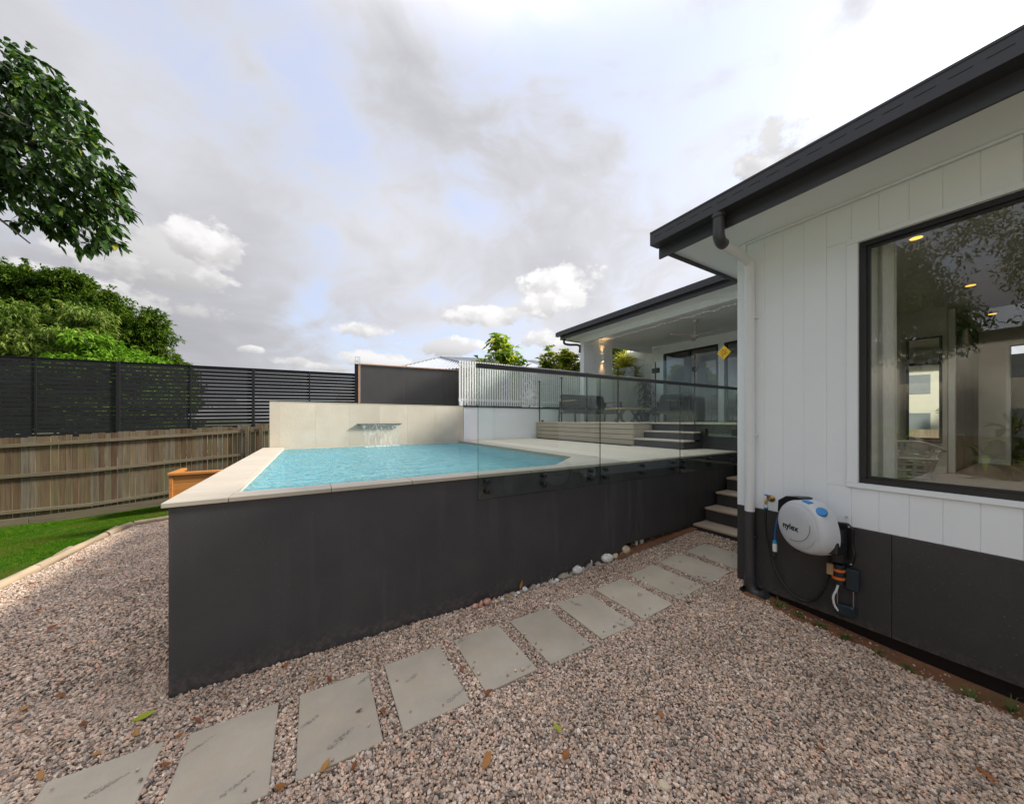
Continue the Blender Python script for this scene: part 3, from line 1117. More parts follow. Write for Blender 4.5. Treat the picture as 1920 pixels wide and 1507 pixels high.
# deck boards between pool and platform
deck = empty('pool_deck', (3.5, 3, 0), 'pale timber-look board deck between the pool and the raised platform', 'deck')
bx = 3.505
while bx < 6.17:
    x1 = min(bx + .137, 6.17)
    y0 = PY0 - .02
    if bx < 3.42:
        y0 = 3.5
    y1 = 8.10 if x1 < 5.6 else 4.62
    MB().box(bx + .002, x1 - .002, y0, y1, 1.219, 1.243).build('deck_board', 'deck_board', deck, bevel=.0015)
    bx += .1405
MB().box(3.425, 3.503, PY0 - .02, 3.49, 1.219, 1.243).build('deck_board', 'deck_board', deck)
MB().box(3.3, 6.18, 3.2, 8.1, 1.13, 1.213).build('joist_bed', 'charcoal_paint', deck)

# stone feature wall with spout
fw = empty('feature_wall', SWL, 'pale sandstone tiled wall at the back of the pool with slot spout', 'wall')
L = (SWR - SWL).length
js = [0, .16, .76, 1.37, 1.99, 2.62, 3.29, L]
for a, b in zip(js[:-1], js[1:]):
    p0, p1 = SWL + SWD * (a + .0006), SWL + SWD * (b - .0006)
    q = [p0, p1, p1 - SWN * .02, p0 - SWN * .02]
    MB().prism([(p.x, p.y) for p in q], 1.0, 2.108).build('stone_tile', 'stone_tile', fw, bevel=.001)
q = [SWL - SWN * .022, SWR - SWN * .022, SWR - SWN * .22, SWL - SWN * .22]
MB().prism([(p.x, p.y) for p in q], -.4, 2.10).build('wall_core', 'render_white', fw)
q = [SWL + SWN * .003, SWR + SWN * .003, SWR - SWN * .225, SWL - SWN * .225]
MB().prism([(p.x, p.y) for p in q], 2.109, 2.125).build('capping', 'travertine', fw, bevel=.002)
sp0, sp1 = SWL + SWD * 1.535, SWL + SWD * 2.47
mb = MB()
q = [sp0 - SWN * .01, sp1 - SWN * .01, sp1 + SWN * .075, sp0 + SWN * .075]
mb.prism([(p.x, p.y) for p in q], 1.678, 1.689)
mb.build('spout', 'steel', fw)

wf = MB()
rows = 14
cols = 30
for r in range(rows + 1):
    t = r / rows
    out = .075 + .15 * math.sqrt(t)
    z = 1.676 - (1.676 - 1.196) * t
    ins = .05 + .09 * t ** .7
    for c_ in range(cols + 1):
        u = ins / .935 + (1 - 2 * ins / .935) * c_ / cols
        p = sp0 + (sp1 - sp0) * u + SWN * (out + .006 * math.sin(c_ * 2.1 + r * .3))
        wf.v.append((p.x, p.y, z))
for r in range(rows):
    for c_ in range(cols):
        i = r * (cols + 1) + c_
        wf.f.append((i, i + 1, i + cols + 2, i + cols + 1))
fall = wf.build('waterfall', 'falling_water', smooth=True, label='thin clear sheet of water falling from the slot spout into the pool', cat='waterfall')
for s_ in (0, 1):
    mb = MB()
    pts = []
    for r in range(9):
        t = r / 8
        u = (.055 + .085 * t ** .7) / .935
        u = u if s_ == 0 else 1 - u
        p = sp0 + (sp1 - sp0) * u + SWN * (.075 + .15 * math.sqrt(t))
        pts.append((p.x, p.y, 1.676 - .48 * t))
    mb.tube(pts, [.007 - .003 * math.sin(i * 1.9) for i in range(9)], 6)
    mb.build('edge_stream', 'falling_water', fall, smooth=True)
mb = MB()
for k in range(120):
    u = random.uniform(.1, .9)
    p = sp0 + (sp1 - sp0) * u + SWN * (.225 + random.gauss(0, .03))
    r = random.uniform(.004, .012)
    mb.lathe((p.x, p.y, 1.196), [(r, 0), (r * .8, r * .5), (r * .1, r * .8)], 6)
mb.build('foam', 'white_pvc', fall, smooth=True, kind='stuff')

# white rendered wall behind the deck and the patio
rw = empty('rendered_wall', (3.33, 8.12, 0), 'smooth white rendered retaining wall behind the deck and platform', 'wall')
MB().box(3.335, 10.58, 8.12, 8.30, -.4, 2.10).build('wall_body', 'render_white', rw)
MB().box(3.335, 10.58, 8.10, 8.32, 2.102, 2.135).build('capping', 'charcoal_metal', rw)

# ================================================================== PATIO PLATFORM
plat = empty('patio_platform', (5.59, 4.65, 1.25), 'raised patio platform faced with four brown boards and charcoal sheet', 'platform')
for k in range(4):
    z0 = 1.25 + k * .109
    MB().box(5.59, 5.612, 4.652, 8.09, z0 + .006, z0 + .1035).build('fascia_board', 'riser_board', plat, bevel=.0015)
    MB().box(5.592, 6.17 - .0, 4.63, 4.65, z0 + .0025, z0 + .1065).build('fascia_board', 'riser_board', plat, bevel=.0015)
MB().box(5.618, 6.165, 4.658, 8.09, 1.10, 1.672).build('platform_core', 'charcoal_paint', plat)
MB().box(5.575, 10.585, 4.615, 8.1, 1.688, 1.712).build('floor_board', 'deck_board', plat, bevel=.003)
MB().box(6.12, 10.585, 1.87, 4.612, 1.688, 1.712).build('floor_board', 'deck_board', plat, bevel=.003)
MB().box(6.17, 10.585, 1.87, 4.62, .1, 1.685).build('wall_panel', 'charcoal_paint', plat)
# steps from deck up to the platform
st = empty('patio_steps', (5.6, 4.1, 1.25), 'two short steps with pale treads and charcoal risers climbing from pool deck to patio', 'steps')
for k in range(2):
    z = 1.25 + .15 * (k + 1)
    x0 = 5.60 + .30 * k
    MB().box(x0 - .015, x0 + .315, 3.55, 4.622, z - .026, z).build('tread', 'deck_board', st, bevel=.003)
    MB().box(x0, x0 + .018, 3.56, 4.62, z - .15, z - .028).build('riser', 'charcoal_paint', st)
    MB().box(x0 + .02, 6.165, 3.56, 3.58, z - .15, z - .028).build('side_panel', 'charcoal_paint', st)

# steps from the yard up beside the pool wall
gs = empty('garden_steps', (4.86, 2.4, .1), 'flight of pale timber treads with charcoal risers beside the pool wall and house corner', 'steps')
for k in range(6):
    z = .235 + .2020 * k
    x0 = 4.86 + .305 * k
    MB().box(x0 - .018, x0 + .325, 1.90, 2.935, z - .030, z).build('tread', 'tread_board', gs, bevel=.004)
    MB().box(x0, x0 + .018, 1.905, 2.93, z - (.202 if k else .22) + .001, z - .032).build('riser', 'charcoal_paint', gs)
MB().box(6.4, 6.7, 1.9, 2.93, .1, 1.215).build('side_panel', 'charcoal_paint', gs)

# white pvc pipes under the wall
for x, y, r in ((3.70, 3.02, .022), (3.815, 3.03, .028)):
    MB().tube([(x, y, -.02), (x, y, .30)], r, 14).build('drain_pipe', 'cream_pvc', smooth=True, cat='pipe', group='pipes under the pool wall',
          label='thin cream pipe standing under the pool wall, left of the pair' if r < .025 else 'thicker cream pipe standing under the pool wall, right of the pair')

# ================================================================== GLASS FENCES
gf = empty('glass_balustrade', (1.335, 2.9, 1.0), 'frameless glass pool fence with black top rail bolted to the charcoal pool wall', 'glass fence')
GX = [(1.335, 2.915), (2.921, 4.472), (4.478, 6.02)]
for a, b in GX:
    pn = MB().box(a, b, 2.896, 2.904, 1.012, 2.260).build('glass_panel', 'fence_glass', gf)
    e = MB()
    for x in (a, b):
        e.box(x - .0010, x + .0010, 2.8955, 2.9045, 1.012, 2.262)
    e.box(a, b, 2.8935, 2.9065, 1.0095, 1.0118)
    e.build('glass_edge', 'glass_edge', pn)
MB().box(1.32, 6.04, 2.875, 2.925, 2.262, 2.304).build('top_rail', 'black_frame', gf, bevel=.003)
for x in (1.434, 2.109, 2.781, 3.014, 3.678, 4.328, 4.576, 5.243, 5.895):
    for z in (1.177, 1.080):
        b_ = MB().lathe((x, 2.948, z), [(.0215, 0), (.0215, .052), (.0215, .058), (.024, .0585), (.024, .068), (.021, .071)], 18, (0, -1, 0))
        b_.build('standoff_bolt', 'black_plastic', gf, smooth=True)

pf = empty('platform_glass_fence', (5.66, 4.7, 1.7), 'row of clear glass panels with slim dark posts along the platform edge', 'glass fence')
YS_ = [8.03, 7.02, 6.06, 5.10, 4.66]
for a, b in zip(YS_[:-1], YS_[1:]):
    pn = MB().box(5.654, 5.666, b + .012, a - .012, 1.715, 2.86 + .01).build('glass_panel', 'fence_glass', pf)
for y in YS_[:-1]:
    mb = MB().box(5.648, 5.672, y - .009, y + .009, 1.712, 2.86)
    mb.box(5.640, 5.680, y - .022, y + .022, 2.86, 2.90)
    mb.build('post', 'black_frame', pf)
    MB().lathe((5.645, y, 2.02), [(.016, 0), (.016, .006), (.008, .009)], 10, (-1, 0, 0)).build('reflector_button', 'steel', pf)
MB().box(5.66, 6.2, 4.64, 4.652, 1.715, 2.93).build('glass_panel', 'fence_glass', pf)
gt = empty('glass_gate', (6.22, 4.58, 1.7), 'clear glass pool gate with black hinge and latch at the top of the patio steps', 'gate')
MB().box(6.214, 6.226, 3.70, 4.56, 1.735, 2.99).build('glass_panel', 'fence_glass', gt)
MB().box(6.21, 6.23, 4.575, 4.59, 1.712, 2.99).build('post', 'black_frame', gt)
MB().box(6.185, 6.25, 4.50, 4.65, 2.76, 2.86).build('hinge', 'black_plastic', gt, bevel=.006)
MB().box(6.185, 6.25, 4.50, 4.65, 1.85, 1.93).build('hinge', 'black_plastic', gt, bevel=.006)
MB().lathe((6.15, 3.70, 2.73), [(.05, 0), (.06, .012), (.06, .055), (.05, .07)], 8, (1, 0, 0)).build('latch', 'black_plastic', gt)
rg = empty('side_glass_fence', (6.12, 3.0, 1.5), 'tall clear glass panel clamped to the charcoal wall right of the gate', 'glass fence')
MB().box(6.114, 6.126, 1.93, 3.66, 1.47, 2.99).build('glass_panel', 'fence_glass', rg)
MB().box(6.11, 6.13, 3.662, 3.676, 1.47, 2.99).build('post', 'black_frame', rg)
for y in (3.50, 2.98, 2.45):
    MB().box(6.09, 6.168, y - .045, y + .045, 1.50, 1.62).build('clamp', 'black_plastic', rg, bevel=.006)
# warning sign: yellow diamond with a person-in-water emblem
sc_ = Vector((6.10, 3.145, 2.93))
sg = empty('warning_sign', sc_, 'yellow diamond safety sign hanging on the glass beside the house corner', 'sign')
rr_ = .125
MB().extrude([(sc_.x, sc_.y, sc_.z - rr_), (sc_.x, sc_.y - rr_ * .92, sc_.z), (sc_.x, sc_.y, sc_.z + rr_), (sc_.x, sc_.y + rr_ * .92, sc_.z)], (.006, 0, 0)).build('plate', 'sign_yellow', sg, bevel=.002)
mb = MB()
for pts in ([(-.05, .015), (-.02, .04), (.02, .035), (.05, .05)], [(-.03, .02), (-.01, -.01), (.03, -.03)], [(-.01, -.01), (-.03, -.05), (-.01, -.07)], [(.0, .0), (.045, .0), (.06, -.02)], [(-.06, -.01), (-.03, -.02)], [(.01, .03), (.03, .01), (.02, -.02)]):
    mb.tube(curve([(sc_.x - .001, sc_.y - a, sc_.z + b) for a, b in pts], 4), .0045, 5)
mb.lathe((sc_.x - .001, sc_.y + .015, sc_.z + .058), [(.012, 0), (.012, .003)], 10, (-1, 0, 0))
mb.build('emblem', 'sign_ink', sg)

# ================================================================== HOUSE
HX = 3.86                     # outer face of the near wall
house = empty('house', (HX, 1.85, 0), 'white boarded house with charcoal base, dark gutters and covered patio', 'house')
BOUND = .880
SOF = 3.600
W0, W1, WZ0, WZ1 = -1.75, .936, 1.252, 3.228    # window opening
yy = 1.765
first = True
edges = [1.765, 1.608]
while edges[-1] > -5.6:
    edges.append(edges[-1] - .1575)
for a, b in zip(edges[:-1], edges[1:]):
    lo, hi = b + .0003, a - .0003
    segs = []
    inside = (lo < W1 + .07) and (hi > W0 - .07)
    if inside:
        segs = [(lo, hi, BOUND, WZ0 - .042), (lo, hi, WZ1 + .042, SOF - .024)]
        if hi > W1 + .07:
            segs.append((W1 + .071, hi, WZ0 - .041, WZ1 + .041))
    else:
        segs = [(lo, hi, BOUND, SOF - .024)]
    for s0, s1, z0, z1 in segs:
        MB().box(HX, HX + .012, s0, s1, z0, z1).build('cladding_board', 'white_paint', house, bevel=.0028)
MB().box(HX - .004, HX + .03, 1.768, 1.852, BOUND, SOF - .003).build('corner_trim', 'white_paint', house, bevel=.002)
js = [1.852, .749, -.45, -1.65, -2.85, -4.05, -5.6]
for a, b in zip(js[:-1], js[1:]):
    MB().box(HX - .010, HX + .008, b + .0015, a - .0015, .082, BOUND - .002).build('base_panel', 'charcoal_paint', house, bevel=.0015)
# wall structure behind boards, around the window
mb = MB()
mb.box(HX + .0125, HX + .10, W1, 1.84, .1, SOF)
mb.box(HX + .0125, HX + .10, -5.6, W0, .1, SOF)
mb.box(HX + .0125, HX + .10, W0, W1, .1, WZ0)
mb.box(HX + .0125, HX + .10, W0, W1, WZ1, SOF)
mb.build('wall_frame', 'white_paint', house)
MB().box(HX + .03, 6.83, 1.76, 1.84, .1, 3.59).build('end_wall', 'white_paint', house)
MB().box(6.831, 16, 1.76, 1.84, .1, 4.30).build('end_wall', 'white_paint', house)
MB().box(HX + .012, 6.6, 1.842, 1.86, .1, BOUND - .003).build('base_panel', 'charcoal_paint', house)
# black strip standing in for the shade in the gap under the base
MB().box(HX + .03, HX + .06, -5.6, 1.84, -.1, .10).build('gap_shade_strip', 'black_plastic', house)
# window trim
mb = MB()
mb.box(HX - .016, HX + .02, W0 - .07, W1 + .07, WZ0 - .040, WZ0 - .001)
mb.box(HX - .016, HX + .02, W0 - .07, W1 + .07, WZ1 + .001, WZ1 + .040)
mb.box(HX - .015, HX + .02, W1 + .001, W1 + .069, WZ0, WZ1)
mb.box(HX - .015, HX + .02, W0 - .069, W0 - .001, WZ0, WZ1)
mb.build('window_trim', 'white_paint', house, bevel=.002)
win = MB()
fd0, fd1 = HX + .012, HX + .085
fwid = .042
win.box(fd0, fd1, W0, W1, WZ0, WZ0 + fwid)
win.box(fd0, fd1, W0, W1, WZ1 - fwid, WZ1)
win.box(fd0, fd1, W1 - fwid, W1, WZ0 + fwid, WZ1 - fwid)
win.box(fd0, fd1, W0, W0 + fwid, WZ0 + fwid, WZ1 - fwid)
window = win.build('window_frame', 'black_frame', house, bevel=.003)
mb = MB()
f2 = .018
y0, y1, z0, z1 = W0 + fwid, W1 - fwid, WZ0 + fwid, WZ1 - fwid
mb.box(HX + .035, HX + .07, y0, y1, z0, z0 + f2)
mb.box(HX + .035, HX + .07, y0, y1, z1 - f2, z1)
mb.box(HX + .035, HX + .07, y1 - f2, y1, z0 + f2, z1 - f2)
mb.box(HX + .035, HX + .07, y0, y0 + f2, z0 + f2, z1 - f2)
mb.build('sash', 'black_frame', window)
MB().sheet([(HX + .05, y0, z0), (HX + .05, y1, z0), (HX + .05, y1, z1), (HX + .05, y0, z1)]).build('pane', 'window_glass', window)

# eave: soffit, moulding, fascia, gutter
GE = 2.312                     # far end of the front gutter
MB().box(3.215, HX + .02, -5.6, 2.02, SOF, SOF + .012).build('soffit', 'soffit_paint', house)
mb = MB()
mb.box(3.20, 9.0, 2.02, 2.28, SOF, SOF + .012)
mb.build('soffit', 'soffit_paint', house)
MB().box(HX + .02, 9.0, 1.86, 2.02, SOF, SOF + .012).build('soffit', 'soffit_paint', house)
MB().box(HX - .022, HX + .0, -5.6, 1.80, SOF - .022, SOF - .001).build('eave_mould', 'white_paint', house, bevel=.004)
MB().box(3.178, 3.198, -5.6, 2.30, 3.488, SOF + .10).build('fascia', 'charcoal_metal', house)
MB().box(3.20, 9.0, 2.281, 2.30, 3.56, SOF + .14).build('fascia', 'charcoal_metal', house)


def gutter_profile(x_out, x_in, zb, zt):
    """square-line gutter with a rolled lip"""
    t = .004
    return [(x_out, zt), (x_out, zb), (x_in, zb + .0), (x_in, zt - .02), (x_in - t if x_in > x_out else x_in + t, zt - .02), (x_in - t, zb + t), (x_out + t, zb + t), (x_out + t, zt - .012), (x_out + .016, zt - .012), (x_out + .016, zt)]


pr_ = gutter_profile(3.05, 3.176, 3.600, 3.737)
gut = MB().extrude([(x, -5.6, z) for x, z in pr_], (0, GE + 5.6, 0)).build('gutter', 'charcoal_metal', house)
MB().box(3.052, 3.174, GE - .001, GE + .003, 3.602, 3.736).build('end_cap', 'charcoal_metal', gut)
MB().box(3.0455, 3.0495, -5.6, GE, 3.722, 3.738).build('gutter_lip', 'charcoal_metal', gut)
src = MB().box(3.0475, 3.0505, 0, .085, 3.668, 3.671).build('slot', 'black_plastic', gut)
y = GE - .14
first = True
while y > -1.2:
    if first:
        src.location.y = y
        first = False
    else:
        c_ = src.copy()
        COL.objects.link(c_)
        c_.location = (src.location.x, y, src.location.z)
    y -= .125
# roof above
MB().add([(3.10, -5.6, 3.741), (3.10, 2.30, 3.741), (16, 2.30, 3.95), (16, -5.6, 3.95), (3.10, -5.6, 3.765), (3.10, 2.30, 3.765), (16, 2.30, 3.975), (16, -5.6, 3.975)],
         [(0, 3, 2, 1), (4, 5, 6, 7), (0, 1, 5, 4), (1, 2, 6, 5), (2, 3, 7, 6), (3, 0, 4, 7)]).build('roof', 'charcoal_metal', house)

# downpipe
dp = MB().tube(curve([(3.105, 1.645, 3.60), (3.105, 1.645, 3.46), (3.112, 1.646, 3.40), (3.15, 1.649, 3.365), (3.20, 1.652, 3.362)], 6), .047, 16).build('downpipe', 'dark_pvc', house, smooth=True)
MB().tube([(3.105, 1.645, 3.61), (3.105, 1.645, 3.565)], .056, 16).build('collar', 'dark_pvc', dp, smooth=True)
MB().tube(curve([(3.195, 1.652, 3.362), (3.45, 1.675, 3.368), (3.70, 1.698, 3.372), (3.775, 1.707, 3.35), (3.80, 1.71, 3.29), (3.80, 1.71, 3.15)], 6) + [(3.80, 1.71, BOUND - .03)], .043, 18).build('white_pipe', 'white_pvc', dp, smooth=True)
MB().tube([(3.80, 1.71, BOUND - .032), (3.80, 1.71, .17)], .0425, 18).build('dark_pipe', 'charcoal_paint', dp, smooth=True)
MB().tube(curve([(3.80, 1.71, .20), (3.80, 1.71, .11), (3.80, 1.68, .045), (3.80, 1.62, .035), (3.80, 1.56, .06)], 5), [.050] * 20 + [.052], 18).build('elbow', 'dark_pvc', dp, smooth=True)
for z in (2.80, 1.62, .60):
    cl = MB().tube([(3.80, 1.71, z - .012), (3.80, 1.71, z + .012)], .0455, 18)
    cl.box(3.80, HX - .001, 1.655, 1.672, z - .010, z + .010)
    cl.build('bracket', 'white_pvc' if z > .9 else 'charcoal_paint', dp)

# interior of the front room
IF, IC = .92, 3.585
MB().box(3.965, 12.5, -4.5, 1.755, IF - .05, IF).build('room_floor', 'carpet', house)
MB().box(3.965, 12.5, -4.5, 1.755, IC, IC + .012).build('room_ceiling', 'interior_wall', house)
MB().box(3.965, 12.5, -4.6, -4.5, IF, IC).build('room_wall', 'interior_wall', house)
MB().box(3.965, 8.70, 1.72, 1.756, IF, IC).build('room_wall', 'interior_wall', house)
MB().box(8.71, 8.84, 1.10, 1.756, IF, IC).build('room_wall', 'interior_wall', house)
MB().box(8.842, 11.3, 1.12, 1.756, IF, IC).build('room_wall', 'interior_wall', house)
MB().box(11.3, 11.42, .70, 1.10, IF, IC).build('room_wall', 'interior_wall', house)
MB().box(11.3, 11.42, -.22, .70, 3.16, IC).build('room_wall', 'interior_wall', house)
MB().box(11.3, 11.42, -4.5, -.22, IF, IC).build('room_wall', 'interior_wall', house)
for y0, y1, z1 in ((.685, .735, 3.2), (-.26, -.20, 3.2)):
    MB().box(11.28, 11.43, y0, y1, IF, z1).build('door_trim', 'white_paint', house)
MB().box(12.2, 12.25, -1.5, 1.7, IF, 3.1).build('inner_door', 'brown_door', house)
MB().box(8.695, 8.709, 1.10, 1.72, IF, IF + .09).build('skirting', 'white_paint', house)
MB().box(11.285, 11.299, .74, 1.04, IF, IF + .09).build('skirting', 'white_paint', house)
for k in range(3):
    x0 = 8.98 + k * .77
    MB().box(x0, x0 + .765, 1.04, 1.075, IF + .01, IC - .08).build('wardrobe_door', 'dark_door', house)
MB().box(8.86, 8.97, 1.04, 1.11, IF, IC - .03).build('wardrobe_trim', 'white_paint', house)

# covered patio
PW = 10.6


def patio_wall(y0, y1, z0, z1):
    y = y0
    while y < y1 - .01:
        e = min(y + .15, y1)
        MB().box(PW, PW + .015, y + .002, e - .002, z0, z1).build('cladding_board', 'white_paint', house)
        y = e


patio_wall(7.50, 8.31, 1.715, 4.38)
patio_wall(5.46, 5.63, 1.715, 4.085)
patio_wall(2.0, 7.50, 4.09, 4.38)
patio_wall(2.0, 3.4, 1.715, 4.085)
mb = MB()
mb.box(PW + .016, PW + .12, 7.50, 8.33, 1.0, 4.38)
mb.box(PW + .016, PW + .12, 5.46, 5.63, 1.0, 4.38)
mb.box(PW + .016, PW + .12, 1.86, 7.50, 4.09, 4.38)
mb.box(PW + .016, PW + .12, 1.86, 3.4, 1.0, 4.09)
mb.build('wall_frame', 'white_paint', house)
for (a, b, nm) in ((5.635, 7.495, 2), (3.405, 5.455, 2)):
    mb = MB()
    mb.box(PW + .01, PW + .10, a, b, 4.03, 4.085)
    mb.box(PW + .01, PW + .10, a, b, 1.715, 1.755)
    mb.box(PW + .01, PW + .10, a, a + .06, 1.755, 4.03)
    mb.box(PW + .01, PW + .10, b - .06, b, 1.755, 4.03)
    m_y = (a + b) / 2
    mb.box(PW + .02, PW + .09, m_y - .04, m_y + .04, 1.755, 4.03)
    fr = mb.build('sliding_door', 'black_frame', house)
    for c0, c1 in ((a + .06, m_y - .04), (m_y + .04, b - .06)):
        MB().sheet([(PW + .05, c0, 1.755), (PW + .05, c1, 1.755), (PW + .05, c1, 4.03), (PW + .05, c0, 4.03)]).build('pane', 'window_glass', fr)
# living room behind the patio doors
MB().box(PW + .125, 16, 1.86, 9.0, 1.66, 1.712).build('room_floor', 'carpet', house)
MB().box(PW + .125, 16, 1.86, 9.0, 4.2, 4.22).build('room_ceiling', 'interior_wall', house)
MB().box(16.0, 16.1, 1.86, 9.0, 1.7, 4.22).build('room_wall', 'interior_wall', house)
MB().box(PW + .125, 16, 8.98, 9.08, 1.7, 4.22).build('room_wall', 'interior_wall', house)
MB().box(PW + .015, 16, 9.09, 9.17, 0, 4.6).build('end_wall', 'white_paint', house)
MB().box(PW + .016, PW + .12, 8.34, 9.08, 0, 4.4).build('end_wall', 'white_paint', house)
# pillar wall, beam, ceiling, eave
for a, b in [(7.34 + .152 * k, 7.34 + .152 * (k + 1)) for k in range(8)]:
    MB().box(a + .002, b - .002, 7.94, 7.952, 1.715, 4.20).build('cladding_board', 'white_paint', house)
MB().box(7.34, 8.556, 7.953, 8.095, 1.715, 4.20).build('pillar', 'white_paint', house)
MB().box(7.28, 7.338, 7.93, 8.097, 1.715, 4.20).build('corner_trim', 'white_paint', house)
for k in range(39):
    y0 = 1.87 + k * .16
    MB().box(7.278, 7.292, y0 + .002, min(y0 + .158, 8.095), 4.203, 4.352).build('beam_board', 'white_paint', house)
MB().box(7.294, 7.42, 1.87, 8.095, 4.203, 4.352).build('beam', 'white_paint', house)
MB().box(7.425, 10.6, 1.87, 8.40, 4.385, 4.40).build('patio_ceiling', 'soffit_paint', house)
MB().box(7.42, 10.6, 7.955, 8.095, 4.202, 4.384).build('beam', 'white_paint', house)
MB().box(6.83, 7.424, 1.87, 8.50, 4.354, 4.366).build('soffit', 'soffit_paint', house)
MB().box(7.425, 11.5, 8.10, 8.50, 4.354, 4.366).build('soffit', 'soffit_paint', house)
MB().box(6.812, 6.828, 1.0, 8.52, 4.318, 4.45).build('fascia', 'charcoal_metal', house)
MB().box(6.83, 12, 8.502, 8.52, 4.33, 4.47).build('fascia', 'charcoal_metal', house)
pr_ = gutter_profile(6.70, 6.81, 4.432, 4.560)
gut2 = MB().extrude([(x, .5, z) for x, z in pr_], (0, 8.115, 0)).build('gutter', 'charcoal_metal', house)
MB().box(6.702, 6.808, 8.616, 8.62, 4.434, 4.558).build('end_cap', 'charcoal_metal', gut2)
src = MB().box(6.6975, 6.7005, 0, .06, 4.49, 4.496).build('slot', 'black_plastic', gut2)
for k in range(58):
    if k == 0:
        src.location.y = 8.5
    else:
        c_ = src.copy()
        COL.objects.link(c_)
        c_.location = (src.location.x, 8.5 - .1 * k, src.location.z)
MB().add([(6.75, .5, 4.563), (6.75, 8.60, 4.563), (16, 8.60, 4.70), (16, .5, 4.70), (6.75, .5, 4.59), (6.75, 8.60, 4.59), (16, 8.60, 4.73), (16, .5, 4.73)],
         [(0, 3, 2, 1), (4, 5, 6, 7), (0, 1, 5, 4), (1, 2, 6, 5), (2, 3, 7, 6), (3, 0, 4, 7)]).build('roof', 'charcoal_metal', house)
# small downpipe offset behind the pillar
MB().tube(curve([(6.9, 8.42, 4.35), (6.9, 8.42, 4.22), (7.0, 8.30, 4.16), (7.26, 8.12, 4.13), (7.27, 8.11, 3.9)], 5), .035, 10).build('downpipe', 'dark_pvc', house, smooth=True)
# ================================================================== FENCES
def lerp(a, b, t):
    return a + (b - a) * t


def slat_fence():
    A, B = Vector((-5.64, 11.44, 0)), Vector((1.22, 11.81, 0))
    d = (B - A).normalized()
    root = empty('slat_fence', (-5.64, 11.44, 0), 'tall black horizontal slat screen rising above the old paling fence', 'fence')

    def at(x, z=0):
        t = (x - A.x) / (B.x - A.x)
        p = A + (B - A) * t
        return Vector((p.x, p.y, z))

    def top(x):
        return 3.10 + (x + 5.64) * .0205
    posts = [-7.6, -6.4, -5.17, -3.97, -2.72, -1.45, -.12, 1.17]
    for i, (x0, x1) in enumerate(zip(posts[:-1], posts[1:])):
        for k in range(18):
            z0, z1 = top(x0) - .045 - .0965 * k, top(x1) - .045 - .0965 * k
            MB().beam(at(x0 + .004, z0), at(x1 - .004, z1), .016, .087).build('slat', 'slat_metal', root)
        MB().beam(at(x0, top(x0) + .004), at(x1, top(x1) + .004), .05, .012).build('cap_rail', 'slat_metal', root)
    for x in posts:
        wide = x in (-3.97, -1.45, -6.4, 1.17)
        p = at(x)
        w_ = .032 if wide else .016
        MB().box(p.x - w_, p.x + w_, p.y - (.045 if wide else .026), p.y - .012, .9, top(x) + (.006 if wide else -.01)).build('post', 'slat_metal', root)


slat_fence()


def paling_fence():
    root = empty('paling_fence', (-5.56, 11.28, -.4), 'old weathered brown timber paling fence with three rails along the lawn', 'fence')
    A, B = Vector((-7.6, 11.18, 0)), Vector((-.6, 11.57, 0))

    def at(x, off=0.0):
        t = (x - A.x) / (B.x - A.x)
        p = A + (B - A) * t
        return Vector((p.x, p.y - off, 0))

    def top(x):
        return 1.392 + (x + 5.56) * .0590

    def base(x):
        return gz(x, 11.3) + .16
    x = -7.6
    while x < -.75:
        w_ = random.uniform(.090, .104)
        p = at(x + w_ / 2, random.uniform(0, .006))
        dz = random.uniform(-.012, .012)
        if random.random() < .05:
            dz -= .05
        MB().box(x + .003, x + w_ - .002, p.y, p.y + .016, base(x), top(x) + dz).build('paling', 'paling_wood', root, origin=(x, p.y, 0))
        x += w_ + random.uniform(0, .003)
    for f_ in (.90, .52, .08):
        for x0, x1 in ((-7.6, -4.3), (-4.295, -1.62), (-1.5, -.6)):
            za, zb = lerp(base(x0), top(x0), f_), lerp(base(x1), top(x1), f_)
            a, b = at(x0, .040), at(x1, .040)
            a.z, b.z = za, zb
            MB().beam(a, b, .042, .07).build('rail', 'rail_wood', root, bevel=.003)
    for x in (-1.56, -1.26, -4.29, -6.9):
        p = at(x, .075 if x > -2 else .055)
        if x > -2:
            MB().box(p.x - .042, p.x + .042, p.y - .03, p.y + .03, -.4, top(x) - .03).build('post', 'rail_wood', root, bevel=.004)
    for x0, x1 in ((-7.6, -5.2), (-5.19, -2.8), (-2.79, -.6)):
        a, b = at(x0, .015), at(x1, .015)
        a.z, b.z = base(x0) - .09, base(x1) - .09
        MB().beam(a, b, .03, .17).build('plinth_board', 'rail_wood', root, bevel=.003)


paling_fence()

# the same kind of fence seen only by its tops over the stone wall
rf = empty('upper_paling_fence', (.7, 10.95, 1.4), 'row of weathered paling tops just above the stone pool wall', 'fence')
x = .70
while x < 4.5:
    w_ = random.uniform(.09, .10)
    y_ = 10.92 - (x - .7) * .08
    MB().box(x, x + w_ - .003, y_, y_ + .016, 1.3, 2.315 + random.uniform(-.02, .012) - (.05 * (1 - sstep(.7, 1.3, x)))).build('paling', 'paling_wood', rf, origin=(x, y_, 0))
    x += w_
MB().box(.7, 4.5, 10.66, 10.95, 1.7, 1.8).build('rail', 'rail_wood', rf)

